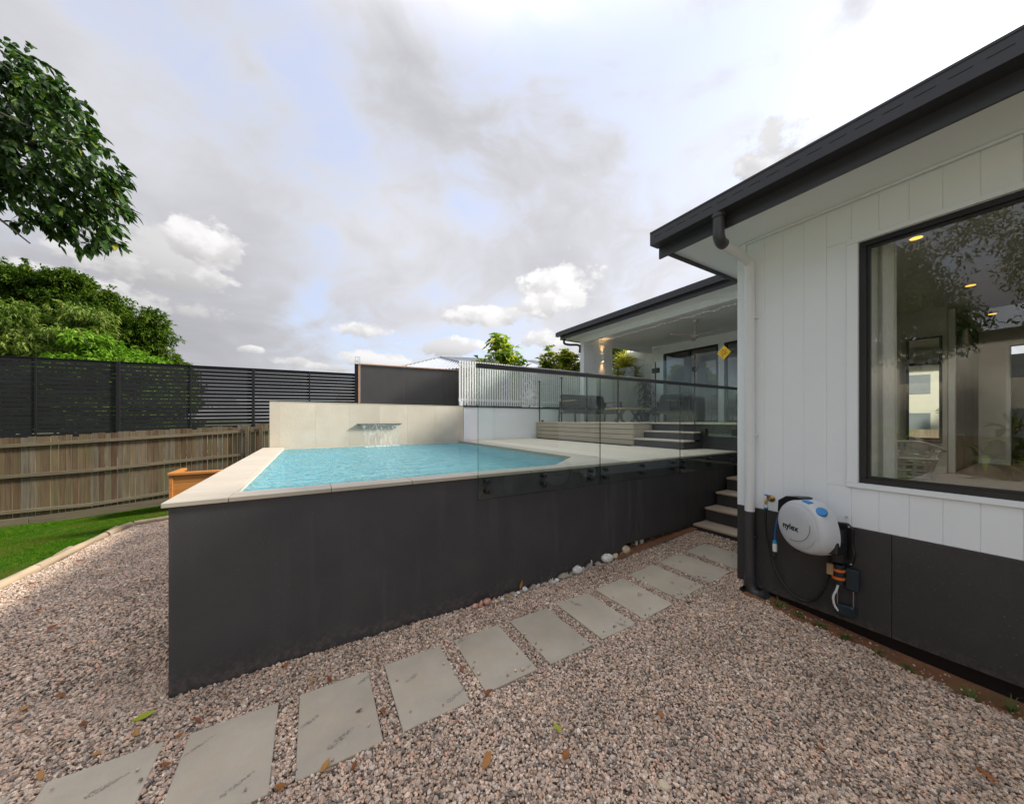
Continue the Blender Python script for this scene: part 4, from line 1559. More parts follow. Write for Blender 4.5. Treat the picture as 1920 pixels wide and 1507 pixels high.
# boarded screen wall of the neighbour
sw = empty('screen_wall', (1.1, 10.6, 1.4), 'charcoal sheet screen wall edged with orange timber behind the stone wall', 'wall')
SA, SB = Vector((1.10, 10.6, 0)), Vector((4.30, 10.27, 0))
sdv = (SB - SA).normalized()
snv = Vector((sdv.y, -sdv.x, 0))
for a, b in ((.045, 1.27), (1.27, 2.44), (2.44, 3.2)):
    p0, p1 = SA + sdv * (a + .0015), SA + sdv * (b - .0015)
    q = [p0, p1, p1 - snv * .02, p0 - snv * .02]
    MB().prism([(p.x, p.y) for p in q], 1.4, 3.365).build('sheet_panel', 'screen_sheet', sw)
q = [SA, SA + sdv * .042, SA + sdv * .042 - snv * .05, SA - snv * .05]
q = [p + snv * .01 for p in q]
MB().prism([(p.x, p.y) for p in q], 1.4, 3.39).build('edge_trim', 'trim_timber', sw)
MB().beam(SA + Vector((0, 0, 3.382)) + sdv * .045, SB + Vector((0, 0, 3.382)), .05, .024).build('top_trim', 'trim_timber', sw)
q = [SA + snv * .005 - sdv * .10, SA + snv * .005 - sdv * .002, SA - snv * .10 - sdv * .002, SA - snv * .10 - sdv * .10]
MB().prism([(p.x, p.y) for p in q], 1.4, 3.38).build('post', 'slat_metal', sw)
mb = MB()
for dx, dy in ((-.08, 0), (.04, 0), (.0, .06)):
    mb.tube([(1.1 + dx, 10.62 + dy, 3.38), (1.1 + dx, 10.62 + dy, 3.60)], .006, 6)
mb.tube([(1.02, 10.62, 3.59), (1.14, 10.62, 3.59)], .006, 6)
mb.tube([(1.04, 10.62, 3.46), (1.10, 10.66, 3.46)], .008, 6)
mb.build('wire_holder', 'steel', sw)

# white batten screen
bf = empty('batten_screen', (3.25, 8.2, 2.15), 'white vertical batten screen standing on the rendered wall', 'fence')
src = None
k = 0
x = 3.235
while x < 10.5:
    if src is None:
        src = MB().box(x, x + .044, 8.19, 8.212, 2.150, 3.315).build('batten', 'batten_paint', bf, bevel=.002, origin=(x, 8.19, 2.15))
    else:
        copy_at(src, (x, 8.19, 2.15), bf)
    x += .0735
for z in (2.30, 3.20):
    MB().box(3.24, 10.5, 8.214, 8.25, z - .03, z + .03).build('rail', 'batten_paint', bf)
for x in (3.30, 5.1, 6.75, 8.5, 10.2):
    MB().box(x, x + .05, 8.252, 8.30, 2.12, 3.25).build('post', 'charcoal_metal', bf)
MB().box(3.24, 3.31, 8.13, 8.188, 2.137, 2.25).build('foot', 'white_paint', bf)

# timber planter box by the fence
pb = empty('timber_planter', (-2.71, 10.06, -.3), 'orange stained timber planter box standing on the lawn behind the pool corner', 'planter')
for k in range(5):
    z0 = -.42 + k * .20
    MB().box(-2.70, -1.25, 10.075, 10.10, z0 + .003, min(z0 + .197, .55)).build('board', 'orange_timber', pb, bevel=.003)
    MB().box(-2.70, -2.675, 10.102, 10.9, z0 + .003, min(z0 + .197, .55)).build('board', 'orange_timber', pb, bevel=.003)
for x in (-2.715, -1.29):
    MB().box(x, x + .06, 10.05, 10.073, -.42, .553).build('corner_post', 'orange_timber', pb, bevel=.003)
MB().box(-2.735, -1.21, 10.02, 10.14, .556, .62).build('cap_rail', 'orange_timber', pb, bevel=.008)
MB().box(-2.735, -2.63, 10.142, 10.92, .556, .62).build('cap_rail', 'orange_timber', pb, bevel=.008)
MB().box(-2.67, -1.3, 10.16, 10.9, -.4, .48).build('soil_fill', 'soil', pb)

# timber edging between gravel and lawn
eg = empty('timber_edging', (-2.97, 6, -.1), 'weathered grey brown timber logs edging the gravel beside the lawn', 'edging')
pts = [(-2.93, 1.5), (-2.955, 4.3), (-2.955, 4.9), (-2.97, 6.55), (-2.985, 6.6), (-2.99, 8.2), (-2.985, 8.25), (-2.93, 8.93), (-2.88, 8.98), (-.9, 9.0)]
for (a, b) in ((0, 1), (1, 3), (4, 5), (6, 7), (8, 9)):
    p, q = Vector((*pts[a], gz(*pts[a]) + .03)), Vector((*pts[b], gz(*pts[b]) + .03))
    m = (p + q) / 2 + Vector((random.uniform(-.015, .015), 0, .005))
    r0 = random.uniform(.048, .058)
    cc = curve([p, m, q], 6)
    MB().tube(cc, [r0 * random.uniform(.93, 1.07) for _ in cc], 9).build('log', 'edge_timber', eg, smooth=True, origin=p)
for x, y in ((-3.03, 5.3), (-3.05, 7.3), (-3.04, 8.6)):
    z = gz(x, y)
    MB().beam((x, y - .18, z + .03), (x - .02, y + .22, z + .03), .04, .07).build('peg', 'edge_timber', eg, bevel=.006)

# ================================================================== STEPPING STONES
ORD = ['seventh', 'sixth', 'fifth', 'fourth', 'third', 'second']
stain_labels = {
    -6: 'grey paver almost wholly outside the bottom left corner of the picture',
    -5: 'grey stepping paver cut by the bottom left corner of the picture',
    -4: 'grey stepping paver in the lower left, nearest to the yellow green fallen leaf',
    -3: 'large grey stepping paver at the bottom edge with a long dark smear',
    -2: 'grey stepping paver with two dark smears on its left side and a small orange leaf',
    -1: 'grey paver with an oval stain left of centre and a smear below',
    0: 'grey paver with small stain at its top left corner, brown leaf at lower edge',
    1: 'unstained plain grey stepping paver below the pink shells',
    2: 'grey paver with one speckled stain near the wall and one at its outer edge',
    3: 'grey stepping paver with a dark oval stain right of its middle',
    4: 'grey stepping paver below the white drain pipes with a faint ring stain',
    5: 'grey stepping paver with oval stain near the wall, second from the garden steps',
    6: 'grey stepping paver nearest to the garden steps',
}
m_, g_, o_ = new_mat('paver_stain')
_b = g_.new('ShaderNodeBsdfPrincipled')
_b.inputs['Base Color'].default_value = (.13, .12, .10, 1)
_b.inputs['Roughness'].default_value = .9
_t = g_.new('ShaderNodeBsdfTransparent')
_m = g_.new('ShaderNodeMixShader')
_p = g_.new('ShaderNodeNewGeometry').outputs['Position']
g_.l.new(g_.maprange(g_.noise(_p, 110, 3, .7), .42, .60, .0, .42), _m.inputs[0])
g_.l.new(_t.outputs[0], _m.inputs[1])
g_.l.new(_b.outputs[0], _m.inputs[2])
g_.l.new(_m.outputs[0], o_.inputs[0])


def stain_shape(cx_, cy_, ln, wd, ang, z):
    mb = MB()
    n_ = 16
    pts_ = []
    for k in range(n_):
        a = 2 * math.pi * k / n_
        r = 1 + .16 * math.sin(3 * a + ln * 50) + .1 * random.uniform(-1, 1)
        u, v_ = math.cos(a) * ln / 2 * r, math.sin(a) * wd / 2 * r
        pts_.append((cx_ + u * math.cos(ang) - v_ * math.sin(ang), cy_ + u * math.sin(ang) + v_ * math.cos(ang), z))
    return mb.sheet(pts_)


STAINS = {-4: [(.25, .42, .15, .03, .4)], -3: [(.06, .47, .14, .018, .6), (.27, .12, .15, .022, .5)], -2: [(.06, .34, .11, .028, .5), (.2, .13, .16, .035, .5), (.37, .52, .09, .03, .5)],
          -1: [(.14, .37, .10, .030, .42), (.33, .08, .14, .03, .3)], 0: [(.05, .55, .06, .03, .3), (.36, .05, .04, .02, .2)], 2: [(.16, .50, .13, .045, -1.25), (.28, .05, .10, .04, -1.1)],
          3: [(.29, .28, .12, .05, .5)], 4: [(.22, .22, .07, .045, .5)], 5: [(.20, .45, .09, .035, .45)], 6: [(.3, .2, .1, .03, .4)]}
for i, (x0, x1, y0, y1) in enumerate(PAVERS):
    k = i - 6
    z = max(gz(x0, y1), 0)
    zt = .022
    # sits on the sloping bed: corners follow the ground
    def cz(x, y):
        return gz(x, y) + zt
    t_ = random.uniform(-.004, .004)
    x0r, x1r = x0, x1
    v = [(x0, y0, cz(x0, y0) - .045), (x1 - t_, y0, cz(x1, y0) - .045), (x1, y1, cz(x1, y1) - .045), (x0 + t_, y1, cz(x0, y1) - .045),
         (x0, y0, cz(x0, y0)), (x1 - t_, y0, cz(x1, y0)), (x1, y1, cz(x1, y1)), (x0 + t_, y1, cz(x0, y1))]
    o = MB().add(v, [(0, 3, 2, 1), (4, 5, 6, 7), (0, 1, 5, 4), (1, 2, 6, 5), (2, 3, 7, 6), (3, 0, 4, 7)]).build(
        'stepping_stone', 'paver_stone', bevel=.003, origin=(x0, y0, cz(x0, y0) - .045), label=stain_labels[k], cat='paver', group='square stepping pavers set in the gravel')
    for s_ in STAINS.get(k, []):
        sz_ = cz(x0 + s_[0], y0 + s_[1]) + .0012
        stain_shape(x0 + s_[0], y0 + s_[1], s_[2], s_[3], s_[4], sz_).build('stain', 'paver_stain', o)

# ================================================================== HOSE REEL, TAP, HOSE, SPRINKLER
rc = Vector((3.60, 1.215, .865))
ra = R(28)
rn = Vector((-math.cos(ra), math.sin(ra), 0))
rt_ = Vector((-math.sin(ra), -math.cos(ra), 0))
ru = Vector((0, 0, 1))
reel = empty('hose_reel', rc, 'light grey wall mounted hose reel with blue accents hanging beside the tap', 'hose reel')


def outline(r, grow=0.0, n_=40):
    """round drum with a shoulder to the lower right and a flat top right"""
    pts_ = []
    for k in range(n_):
        a = 2 * math.pi * k / n_
        rr = r
        rr += grow * max(0, math.cos(a - R(-38))) ** 8 * .030
        rr += grow * max(0, math.cos(a - R(60))) ** 10 * .014
        pts_.append((math.cos(a) * rr, math.sin(a) * rr))
    return pts_


def disc(profile, grow=1.0):
    mb = MB()
    n_ = 40
    rings = []
    for r, h in profile:
        rings.append([rc + rt_ * a + ru * b + rn * h for a, b in outline(r, grow)])
    vs = [p for ring in rings for p in ring]
    fs = []
    for i in range(len(rings) - 1):
        for k in range(n_):
            fs.append((i * n_ + k, i * n_ + (k + 1) % n_, (i + 1) * n_ + (k + 1) % n_, (i + 1) * n_ + k))
    fs.append(tuple(reversed(range(n_))))
    fs.append(tuple(range((len(rings) - 1) * n_, len(rings) * n_)))
    mb.add(vs, fs)
    return mb


disc([(.203, -.110), (.220, -.098), (.222, -.03), (.217, .015), (.205, .040), (.188, .050)]).build('drum', 'reel_grey', reel, smooth=True)
cres = []
for k in range(17):
    a = R(lerp(100, 262, k / 16))
    cres.append((math.cos(a) * (.236 + .012 * math.sin(math.pi * k / 16)), math.sin(a) * .240))
for k in range(17):
    a = R(lerp(262, 100, k / 16))
    cres.append((math.cos(a) * .212, math.sin(a) * .212))
MB().extrude([rc + rt_ * a + ru * b + rn * .008 for a, b in cres], -rn * .115).build('back_shell', 'black_plastic', reel, bevel=.004)
cp = rc + rn * .0
MB().lathe(rc + rn * .050 - rt_ * .006 - ru * .004, [(.184, -.01), (.184, .002), (.172, .0085), (.09, .013), (.01, .014)], 48, rn).build('cover', 'reel_grey', reel, smooth=True)
# moulded line across the cover
arc = []
for k in range(15):
    t = k / 14
    a = lerp(-100, 8, t)
    rad = .165
    arc.append(rc + rn * .0625 + rt_ * (-.03 + rad * math.cos(R(a)) * .98) + ru * (.02 + rad * math.sin(R(a)) * .92))
MB().tube(arc, .0013, 5).build('groove', 'dark_pvc', reel)
mb = MB().lathe(rc + rt_ * .150 + ru * .150 - rn * .012, [(.040, 0), (.040, .020), (.032, .030), (.01, .033)], 20, (rn * .45 + rt_ * .65 + ru * .6).normalized())
mb.build('blue_button', 'reel_blue', reel, smooth=True)
MB().beam(rc + rt_ * .025 + ru * .222 + rn * .01, rc + rt_ * .09 + ru * .212 + rn * .01, .05, .014).build('blue_grip', 'reel_blue', reel, bevel=.006)
disc_hood = MB()
hp = [(-.238, .06), (-.232, .165), (-.15, .222), (-.04, .240), (.0, .236), (-.03, .205), (-.10, .185), (-.16, .14), (-.205, .06)]
disc_hood.extrude([rc + rt_ * a + ru * b + rn * .020 for a, b in hp], -rn * .12)
disc_hood.build('hood', 'black_plastic', reel, bevel=.005)
# lettering
fc = bpy.data.curves.new('lettering', 'FONT')
fc.body = 'nylex'
fc.size = .072
fc.extrude = .0008
fc.offset = .0015
fo = bpy.data.objects.new('tmp', fc)
COL.objects.link(fo)
bpy.context.view_layer.update()
dg = bpy.context.evaluated_depsgraph_get()
me = bpy.data.meshes.new_from_object(fo.evaluated_get(dg))
bpy.data.objects.remove(fo)
me.name = 'lettering'
me.materials.clear()
me.materials.append(MATS['black_plastic'])
lo = obj_at('lettering', me, rc + rn * .0645 - rt_ * .128 - ru * .045, reel)
mrot = Matrix((rt_, ru, rn)).transposed()
lo.rotation_euler = mrot.to_euler()
# arm and wall bracket
ab = rc + rt_ * .20 - rn * .04 - ru * .13
mb = MB()
mb.beam(ab + ru * .02, Vector((3.70, 1.01, .735)), .085, .11)
mb.build('arm', 'black_plastic', reel, bevel=.012)
mb = MB()
bp_ = [(1.085, .86), (1.06, .905), (.99, .91), (.955, .87), (.958, .74), (.945, .66), (.96, .575), (1.0, .545), (1.06, .56), (1.075, .62)]
mb.extrude([(3.848, y, z) for y, z in bp_], (-.03, 0, 0))
mb.build('wall_bracket', 'black_plastic', reel, bevel=.006)
MB().tube([(3.76, 1.035, .60), (3.76, 1.035, .86)], .055, 16).build('pivot', 'black_plastic', reel, smooth=True)
for y, z in ((.985, .882), (.972, .578), (1.045, .572)):
    MB().lathe((3.818, y, z), [(.008, 0), (.008, .003), (.004, .005)], 10, (-1, 0, 0)).build('screw', 'steel', reel)

# tap
tp = empty('garden_tap', (3.86, 1.548, 1.0), 'brass garden tap with blue handle on the white wall', 'tap')
MB().lathe((3.858, 1.545, 1.0), [(.032, 0), (.032, .004), (.02, .012), (.013, .02)], 20, (-1, 0, 0)).build('flange', 'brass', tp, smooth=True)
MB().tube(curve([(3.85, 1.545, 1.0), (3.80, 1.55, .998), (3.775, 1.555, .98), (3.77, 1.556, .955)], 5), .012, 12).build('spout', 'brass', tp, smooth=True)
MB().tube([(3.795, 1.55, 1.0), (3.785, 1.55, 1.035)], .008, 10).build('stem', 'brass', tp, smooth=True)
MB().beam((3.785, 1.575, 1.04), (3.785, 1.525, 1.04), .014, .012).build('handle', 'reel_blue', tp, bevel=.003)

# hose with its two fittings
hs = empty('garden_hose', (3.80, 1.56, .9), 'black garden hose looping from the tap down and up to the reel', 'hose')
hp = curve([(3.77, 1.557, .915), (3.775, 1.562, .80), (3.785, 1.558, .664), (3.80, 1.53, .49), (3.80, 1.490, .345), (3.80, 1.40, .195), (3.80, 1.29, .143), (3.80, 1.195, .19), (3.79, 1.125, .34), (3.78, 1.095, .50), (3.74, 1.09, .66)], 8)
MB().tube(hp, .0105, 12).build('pipe', 'hose_black', hs, smooth=True)
cn = MB().lathe((3.77, 1.556, .955), [(.016, 0), (.018, -.012), (.018, -.03)], 14).build('connector', 'reel_grey', hs, smooth=True)
MB().lathe((3.77, 1.556, .926), [(.019, 0), (.019, -.012)], 14).build('collar', 'cyan_plastic', cn, smooth=True)
MB().lathe((3.77, 1.556, .9135), [(.016, 0), (.014, -.018)], 14).build('sleeve', 'hose_black', cn, smooth=True)
rh = empty('reel_hose_end', (3.72, 1.45, .8), 'short blue hose end with white snap connector hanging from the reel', 'hose fitting')
MB().tube(curve([(3.70, 1.40, .93), (3.715, 1.43, .88), (3.72, 1.45, .80), (3.722, 1.462, .70), (3.722, 1.464, .64)], 6), .0085, 10).build('pipe', 'hose_blue', rh, smooth=True)
MB().lathe((3.722, 1.464, .645), [(.012, 0), (.018, -.015), (.018, -.03)], 14).build('collar', 'cyan_plastic', rh, smooth=True)
MB().lathe((3.722, 1.464, .6145), [(.017, 0), (.019, -.03), (.017, -.075)], 14).build('connector', 'white_pvc', rh, smooth=True)
MB().lathe((3.722, 1.464, .539), [(.015, 0), (.012, -.03), (.015, -.033), (.011, -.07)], 14).build('nozzle', 'hose_black', rh, smooth=True)

# oscillating sprinkler hung below the bracket
sk = empty('lawn_sprinkler', (3.79, 1.0, .35), 'dark oscillating lawn sprinkler with orange rings hanging below the reel bracket', 'sprinkler')
MB().tube([(3.78, 1.035, .565), (3.78, 1.03, .40)], [.038, .030], 14).build('head', 'sprinkler_teal', sk, smooth=True)
for z, a in ((.520, .012), (.455, .004)):
    MB().tube([(3.778, 1.062, z + a), (3.778, 1.0, z - a)], .0135, 12).build('orange_ring', 'orange_plastic', sk, smooth=True)
    MB().tube([(3.775, 1.035, z - .010), (3.775, 1.035, z + .010)], .0425, 16).build('orange_ring', 'orange_plastic', sk, smooth=True)
MB().box(3.775, 3.825, .915, 1.00, .37, .55).build('end_block', 'sprinkler_teal', sk, bevel=.012)
mb = MB()
mb.extrude([(3.83, 1.06, .215), (3.83, 1.055, .14), (3.83, .955, .145), (3.83, .935, .17), (3.83, .938, .235), (3.83, .96, .24), (3.83, 1.04, .23)], (-.055, 0, 0))
mb.build('foot', 'sprinkler_teal', sk, bevel=.01)
for y in (1.048, .950):
    MB().tube([(3.80, y, .20), (3.80, y, .42)], .0045, 8).build('rod', 'steel', sk, smooth=True)
bar = curve([(3.775, 1.034, .41), (3.765, 1.045, .35), (3.755, 1.062, .29), (3.765, 1.058, .22), (3.78, 1.04, .175)], 6)
MB().tube(bar, .008, 10).build('spray_bar', 'white_pvc', sk, smooth=True)
mb = MB()
for k in range(3, 20):
    p = bar[k]
    mb.tube([p + Vector((-.006, .006, 0)), p + Vector((-.012, .014, 0))], .0018, 5)
mb.build('nozzles', 'hose_black', sk)
MB().box(3.74, 3.80, 1.06, 1.10, .47, .56).build('tag', 'frame_wood', sk)
MB().lathe((3.849, 1.005, .955), [(.010, 0), (.010, .002), (.003, .02)], 10, (-1, 0, 0)).build('wall_hook', 'steel', smooth=True, label='small steel hook on the wall just above the reel bracket', cat='hook')

# ================================================================== THINGS ON THE PATIO
def sofa(loc, rz, w_, label, back='cushion', name='patio_sofa', cat='sofa', seatm='cushion', group=None):
    """faces local -y"""
    root = bpy.data.objects.new(name, None)
    COL.objects.link(root)
    tag(root, label, cat, group)
    h = w_ / 2

    def P(n_, mat_, mb, **k):
        o = mb.build(n_, mat_, None, **k)
        o.parent = root
        return o
    nc = max(1, round((w_ - .2) / .62))
    cw = (w_ - .20) / nc
    for i in range(nc):
        x0 = -h + .10 + i * cw
        P('seat_cushion', seatm, MB().box(x0 + .006, x0 + cw - .006, -.32, .30, .28, .42), bevel=.03, seg=3, smooth=True)
        P('back_cushion', back, MB().add([(x0 + .006, .18, .42), (x0 + cw - .006, .18, .42), (x0 + cw - .006, .36, .42), (x0 + .006, .36, .42), (x0 + .01, .30, .80), (x0 + cw - .01, .30, .80), (x0 + cw - .01, .44, .80), (x0 + .01, .44, .80)],
            [(0, 3, 2, 1), (4, 5, 6, 7), (0, 1, 5, 4), (1, 2, 6, 5), (2, 3, 7, 6), (3, 0, 4, 7)]), bevel=.03, seg=3, smooth=True)
    P('frame', 'black_frame', MB().box(-h + .03, h - .03, -.34, .34, .235, .275))
    for sx in (-1, 1):
        x = sx * (h - .025)
        P('armrest', 'frame_wood', MB().box(x - .03, x + .03, -.36, .34, .575, .60), bevel=.006)
        for sy in (-.32, .32):
            P('leg', 'black_frame', MB().beam((x, sy * .94, .574), (x, sy * 1.1, 0), .035, .045, up=(0, 1, 0)))
    root.location = loc
    root.rotation_euler = (0, 0, rz)
    return root


sofa((6.98, 7.30, 1.712), 0, 1.86, 'long black cushioned outdoor sofa standing before the white batten screen')
sofa((8.55, 6.05, 1.712), R(-90), .85, 'black cushioned outdoor armchair beside the tall potted plant', name='patio_armchair', cat='armchair')

ct = empty('coffee_table', (6.98, 5.95, 1.712), 'low light wood coffee table with grey crossed legs on the patio', 'table')
MB().box(6.42, 7.54, 5.68, 6.22, 2.035, 2.07).build('table_top', 'table_wood', ct, bevel=.004)
for x in (6.68, 7.28):
    MB().beam((x - .17, 5.95, 1.713), (x + .17, 5.95, 2.033), .06, .05).build('leg', 'black_frame', ct)
    MB().beam((x + .17, 5.98, 1.713), (x - .17, 5.98, 2.033), .06, .04).build('leg', 'black_frame', ct)

# dining set indoors behind the glass doors
dt = empty('dining_table', (12.6, 5.0, 1.712), 'long timber dining table seen through the patio doors', 'table')
MB().box(12.0, 13.0, 4.2, 6.3, 2.44, 2.475).build('table_top', 'table_wood', dt, bevel=.004)
for x, y in ((12.1, 4.35), (12.9, 4.35), (12.1, 6.15), (12.9, 6.15)):
    MB().box(x - .04, x + .04, y - .04, y + .04, 1.713, 2.439).build('leg', 'black_frame', dt)


def dining_chair(loc, rz, mat_, label, group=None):
    root = bpy.data.objects.new('dining_chair', None)
    COL.objects.link(root)
    tag(root, label, 'chair', group)

    def P(n_, mb, m=mat_, **k):
        o = mb.build(n_, m, None, **k)
        o.parent = root
    P('seat', MB().box(-.24, .24, -.22, .24, .42, .47), bevel=.015, seg=2)
    P('backrest', MB().box(-.23, .23, .22, .27, .50, .88), bevel=.02, seg=2)
    for x in (-.2, .2):
        for y in (-.19, .21):
            P('leg', MB().beam((x, y, .42), (x * 1.1, y * 1.1, 0), .03, .03, up=(0, 1, 0)), 'black_frame')
    root.location = loc
    root.rotation_euler = (0, 0, rz)


dining_chair((11.55, 6.0, 1.712), R(90), 'rust_fabric', 'rust orange dining chair left of the dining table behind the doors')
dining_chair((11.55, 5.25, 1.712), R(90), 'cushion', 'dark dining chair in front of the dining table, next to the rust orange one')
dining_chair((11.55, 4.5, 1.712), R(90), 'cushion', 'dark dining chair in front of the dining table, farthest right')

# potted plant
def drooping_plant(x, y, z, label):
    root = empty('potted_plant', (x, y, z), label, 'plant')
    MB().lathe((x, y, z), [(.13, 0), (.17, .30), (.18, .32), (.16, .32), (.15, .28)], 18).build('pot', 'pot_dark', root, smooth=True)
    MB().tube([(x, y, z + .28), (x + .02, y, z + .9), (x, y + .02, z + 1.32)], [.025, .02, .012], 8).build('stem', 'bark', root)
    mb = MB()
    for k in range(150):
        h0 = z + random.uniform(.35, 1.38)
        a = random.uniform(0, 6.28)
        L_ = random.uniform(.22, .42)
        d = Vector((math.cos(a), math.sin(a), 0))
        s_ = Vector((-math.sin(a), math.cos(a), 0))
        base = Vector((x, y, h0))
        w_ = random.uniform(.016, .028)
        pts_ = [base, base + d * L_ * .4 + Vector((0, 0, L_ * .25)), base + d * L_ * .75 + Vector((0, 0, L_ * .05)), base + d * L_ * .9 - Vector((0, 0, L_ * .45))]
        ws = [.3, 1, .9, .05]
        n0 = len(mb.v)
        for p, w1 in zip(pts_, ws):
            mb.v += [tuple(p + s_ * w_ * w1), tuple(p - s_ * w_ * w1)]
        for i in range(3):
            mb.f.append((n0 + 2 * i, n0 + 2 * i + 1, n0 + 2 * i + 3, n0 + 2 * i + 2))
    mb.build('foliage', 'leaf_palm', root)


drooping_plant(9.55, 7.45, 1.712, 'tall dark drooping potted plant in the patio corner by the batten screen')

# ceiling fan
fn = empty('ceiling_fan', (8.60, 5.15, 4.385), 'pale three bladed ceiling fan hanging under the patio ceiling', 'ceiling fan')
MB().lathe((8.60, 5.15, 4.383), [(.07, 0), (.07, -.03), (.045, -.07), (.02, -.075)], 18).build('canopy', 'fan_white', fn, smooth=True)
MB().tube([(8.60, 5.15, 4.31), (8.60, 5.15, 4.03)], .013, 10).build('rod', 'fan_white', fn, smooth=True)
MB().lathe((8.60, 5.15, 4.04), [(.03, 0), (.075, -.03), (.09, -.07), (.06, -.10), (.01, -.11)], 20).build('motor', 'fan_white', fn, smooth=True)
for k in range(3):
    a = R(35 + 120 * k)
    d = Vector((math.cos(a), math.sin(a), 0))
    s_ = Vector((-math.sin(a), math.cos(a), 0))
    c0 = Vector((8.60, 5.15, 3.985))
    pts_ = [(.07, .035), (.20, .075), (.45, .068), (.66, .05), (.68, .02)]
    top_ = [c0 + d * r + s_ * w_ + Vector((0, 0, .012 * w_ / .07)) for r, w_ in pts_]
    bot_ = [c0 + d * r - s_ * w_ - Vector((0, 0, .012)) for r, w_ in reversed(pts_)]
    MB().extrude(top_ + bot_, (0, 0, .008)).build('blade', 'fan_white', fn)

# wall light on the pillar
wl = empty('wall_light', (8.07, 7.93, 3.78), 'white up and down wall light glowing warm on the pillar', 'wall light')
MB().tube([(8.07, 7.885, 3.66), (8.07, 7.885, 3.90)], .04, 16).build('body', 'white_paint', wl, smooth=True)
MB().box(8.05, 8.09, 7.92, 7.939, 3.74, 3.82).build('mount', 'white_paint', wl)
for z in (3.902, 3.658):
    MB().lathe((8.07, 7.885, z - .001), [(.032, 0), (.032, .002)], 16).build('lens', 'sconce_lamp', wl)
for z, dz in ((3.93, 1), (3.63, -1)):
    ld = bpy.data.lights.new('sconce_light', 'SPOT')
    ld.energy = 3.5
    ld.color = (1.0, .55, .22)
    ld.spot_size = R(70)
    ld.spot_blend = .8
    ld.shadow_soft_size = .03
    lo_ = bpy.data.objects.new('sconce_light', ld)
    COL.objects.link(lo_)
    lo_.location = Vector((8.07, 7.885, z)) - wloc(wl)
    lo_.parent = wl
    if dz > 0:
        lo_.rotation_euler = (math.pi, 0, 0)

# string of small lights under the beam
sl = empty('string_lights', (7.46, 7.9, 4.19), 'string of tiny white bulbs sagging along the patio beam', 'string lights')
nb = 54
wp = []
for k in range(nb):
    t = (k + random.uniform(-.25, .25) * (0 < k < nb - 1)) / (nb - 1)
    wp.append(Vector((7.45, 7.85 - 5.6 * t, 4.175 - .035 * abs(math.sin(t * math.pi * 11)) - .012 * math.sin(k * 2.3))))
MB().tube(wp, .0025, 5).build('wire', 'white_pvc', sl)
src = MB().lathe(wp[0] - Vector((0, 0, .006)), [(.002, 0), (.0055, -.005), (.0055, -.009), (.002, -.013)], 8).build('bulb', 'fairy_bulb', sl, origin=wp[0])
for p in wp[1:]:
    copy_at(src, p, sl)

# ------------------------------------------------------------------ things in the front room
mr = empty('wall_mirror', (8.69, 1.33, 1.4), 'tall black framed mirror on the back wall of the front room', 'mirror')
ym0, ym1, zm0, zm1 = 1.135, 1.512, 1.40, 3.12
# one upright stands off the wall, so the glass looks back out of the window
mo = Vector((8.70, ym1, 0))
ma = R(12)
mt = Vector((-math.sin(ma), -math.cos(ma), 0))
mn = Vector((-math.cos(ma), math.sin(ma) * -1, 0))
mn = Vector((-math.cos(ma), -math.sin(ma), 0))
mt = Vector((-math.sin(ma) * -1, -math.cos(ma), 0)) * 1.0
mt = Vector((mn.y, -mn.x, 0))
mt = mt if mt.y < 0 else -mt
mo = mo - mn * 0 + Vector((-.085, 0, 0))
wm = ym1 - ym0


def mbar(a0, a1, z0, z1, d0, d1):
    q = [mo + mt * a0 + mn * d0, mo + mt * a1 + mn * d0, mo + mt * a1 + mn * d1, mo + mt * a0 + mn * d1]
    return MB().prism([(p.x, p.y) for p in q], z0, z1)


mbar(.03, wm - .03, zm0 + .03, zm1 - .03, .004, .008).build('glass', 'mirror', mr)
for a0, a1, z0, z1 in ((0, wm, zm0, zm0 + .032), (0, wm, zm1 - .032, zm1), (0, .032, zm0 + .033, zm1 - .033), (wm - .032, wm, zm0 + .033, zm1 - .033)):
    mbar(a0, a1, z0, z1, 0, .03).build('frame', 'black_frame', mr)

mb = MB()
nf = 46
for k in range(nf + 1):
    y = 1.62 - k * (1.62 - .80) / nf
    x = 4.10 + .028 * math.sin(k * 1.15) + .010 * math.sin(k * 2.7)
    for z in (IF + .012, 2.0, 3.0, 3.50):
        f_ = 1 - .25 * (z - IF) / 2.6
        mb.v.append((4.10 + (x - 4.10) * (.7 + .3 * f_), y - (.035 * f_ if k == nf else .035 * f_ * k / nf), z))
for k in range(nf):
    for j in range(3):
        i = k * 4 + j
        mb.f.append((i, i + 1, i + 5, i + 4))
mb.build('curtain', 'curtain_cloth', smooth=True, label='pale linen curtain drawn to the left side of the big window', cat='curtain')


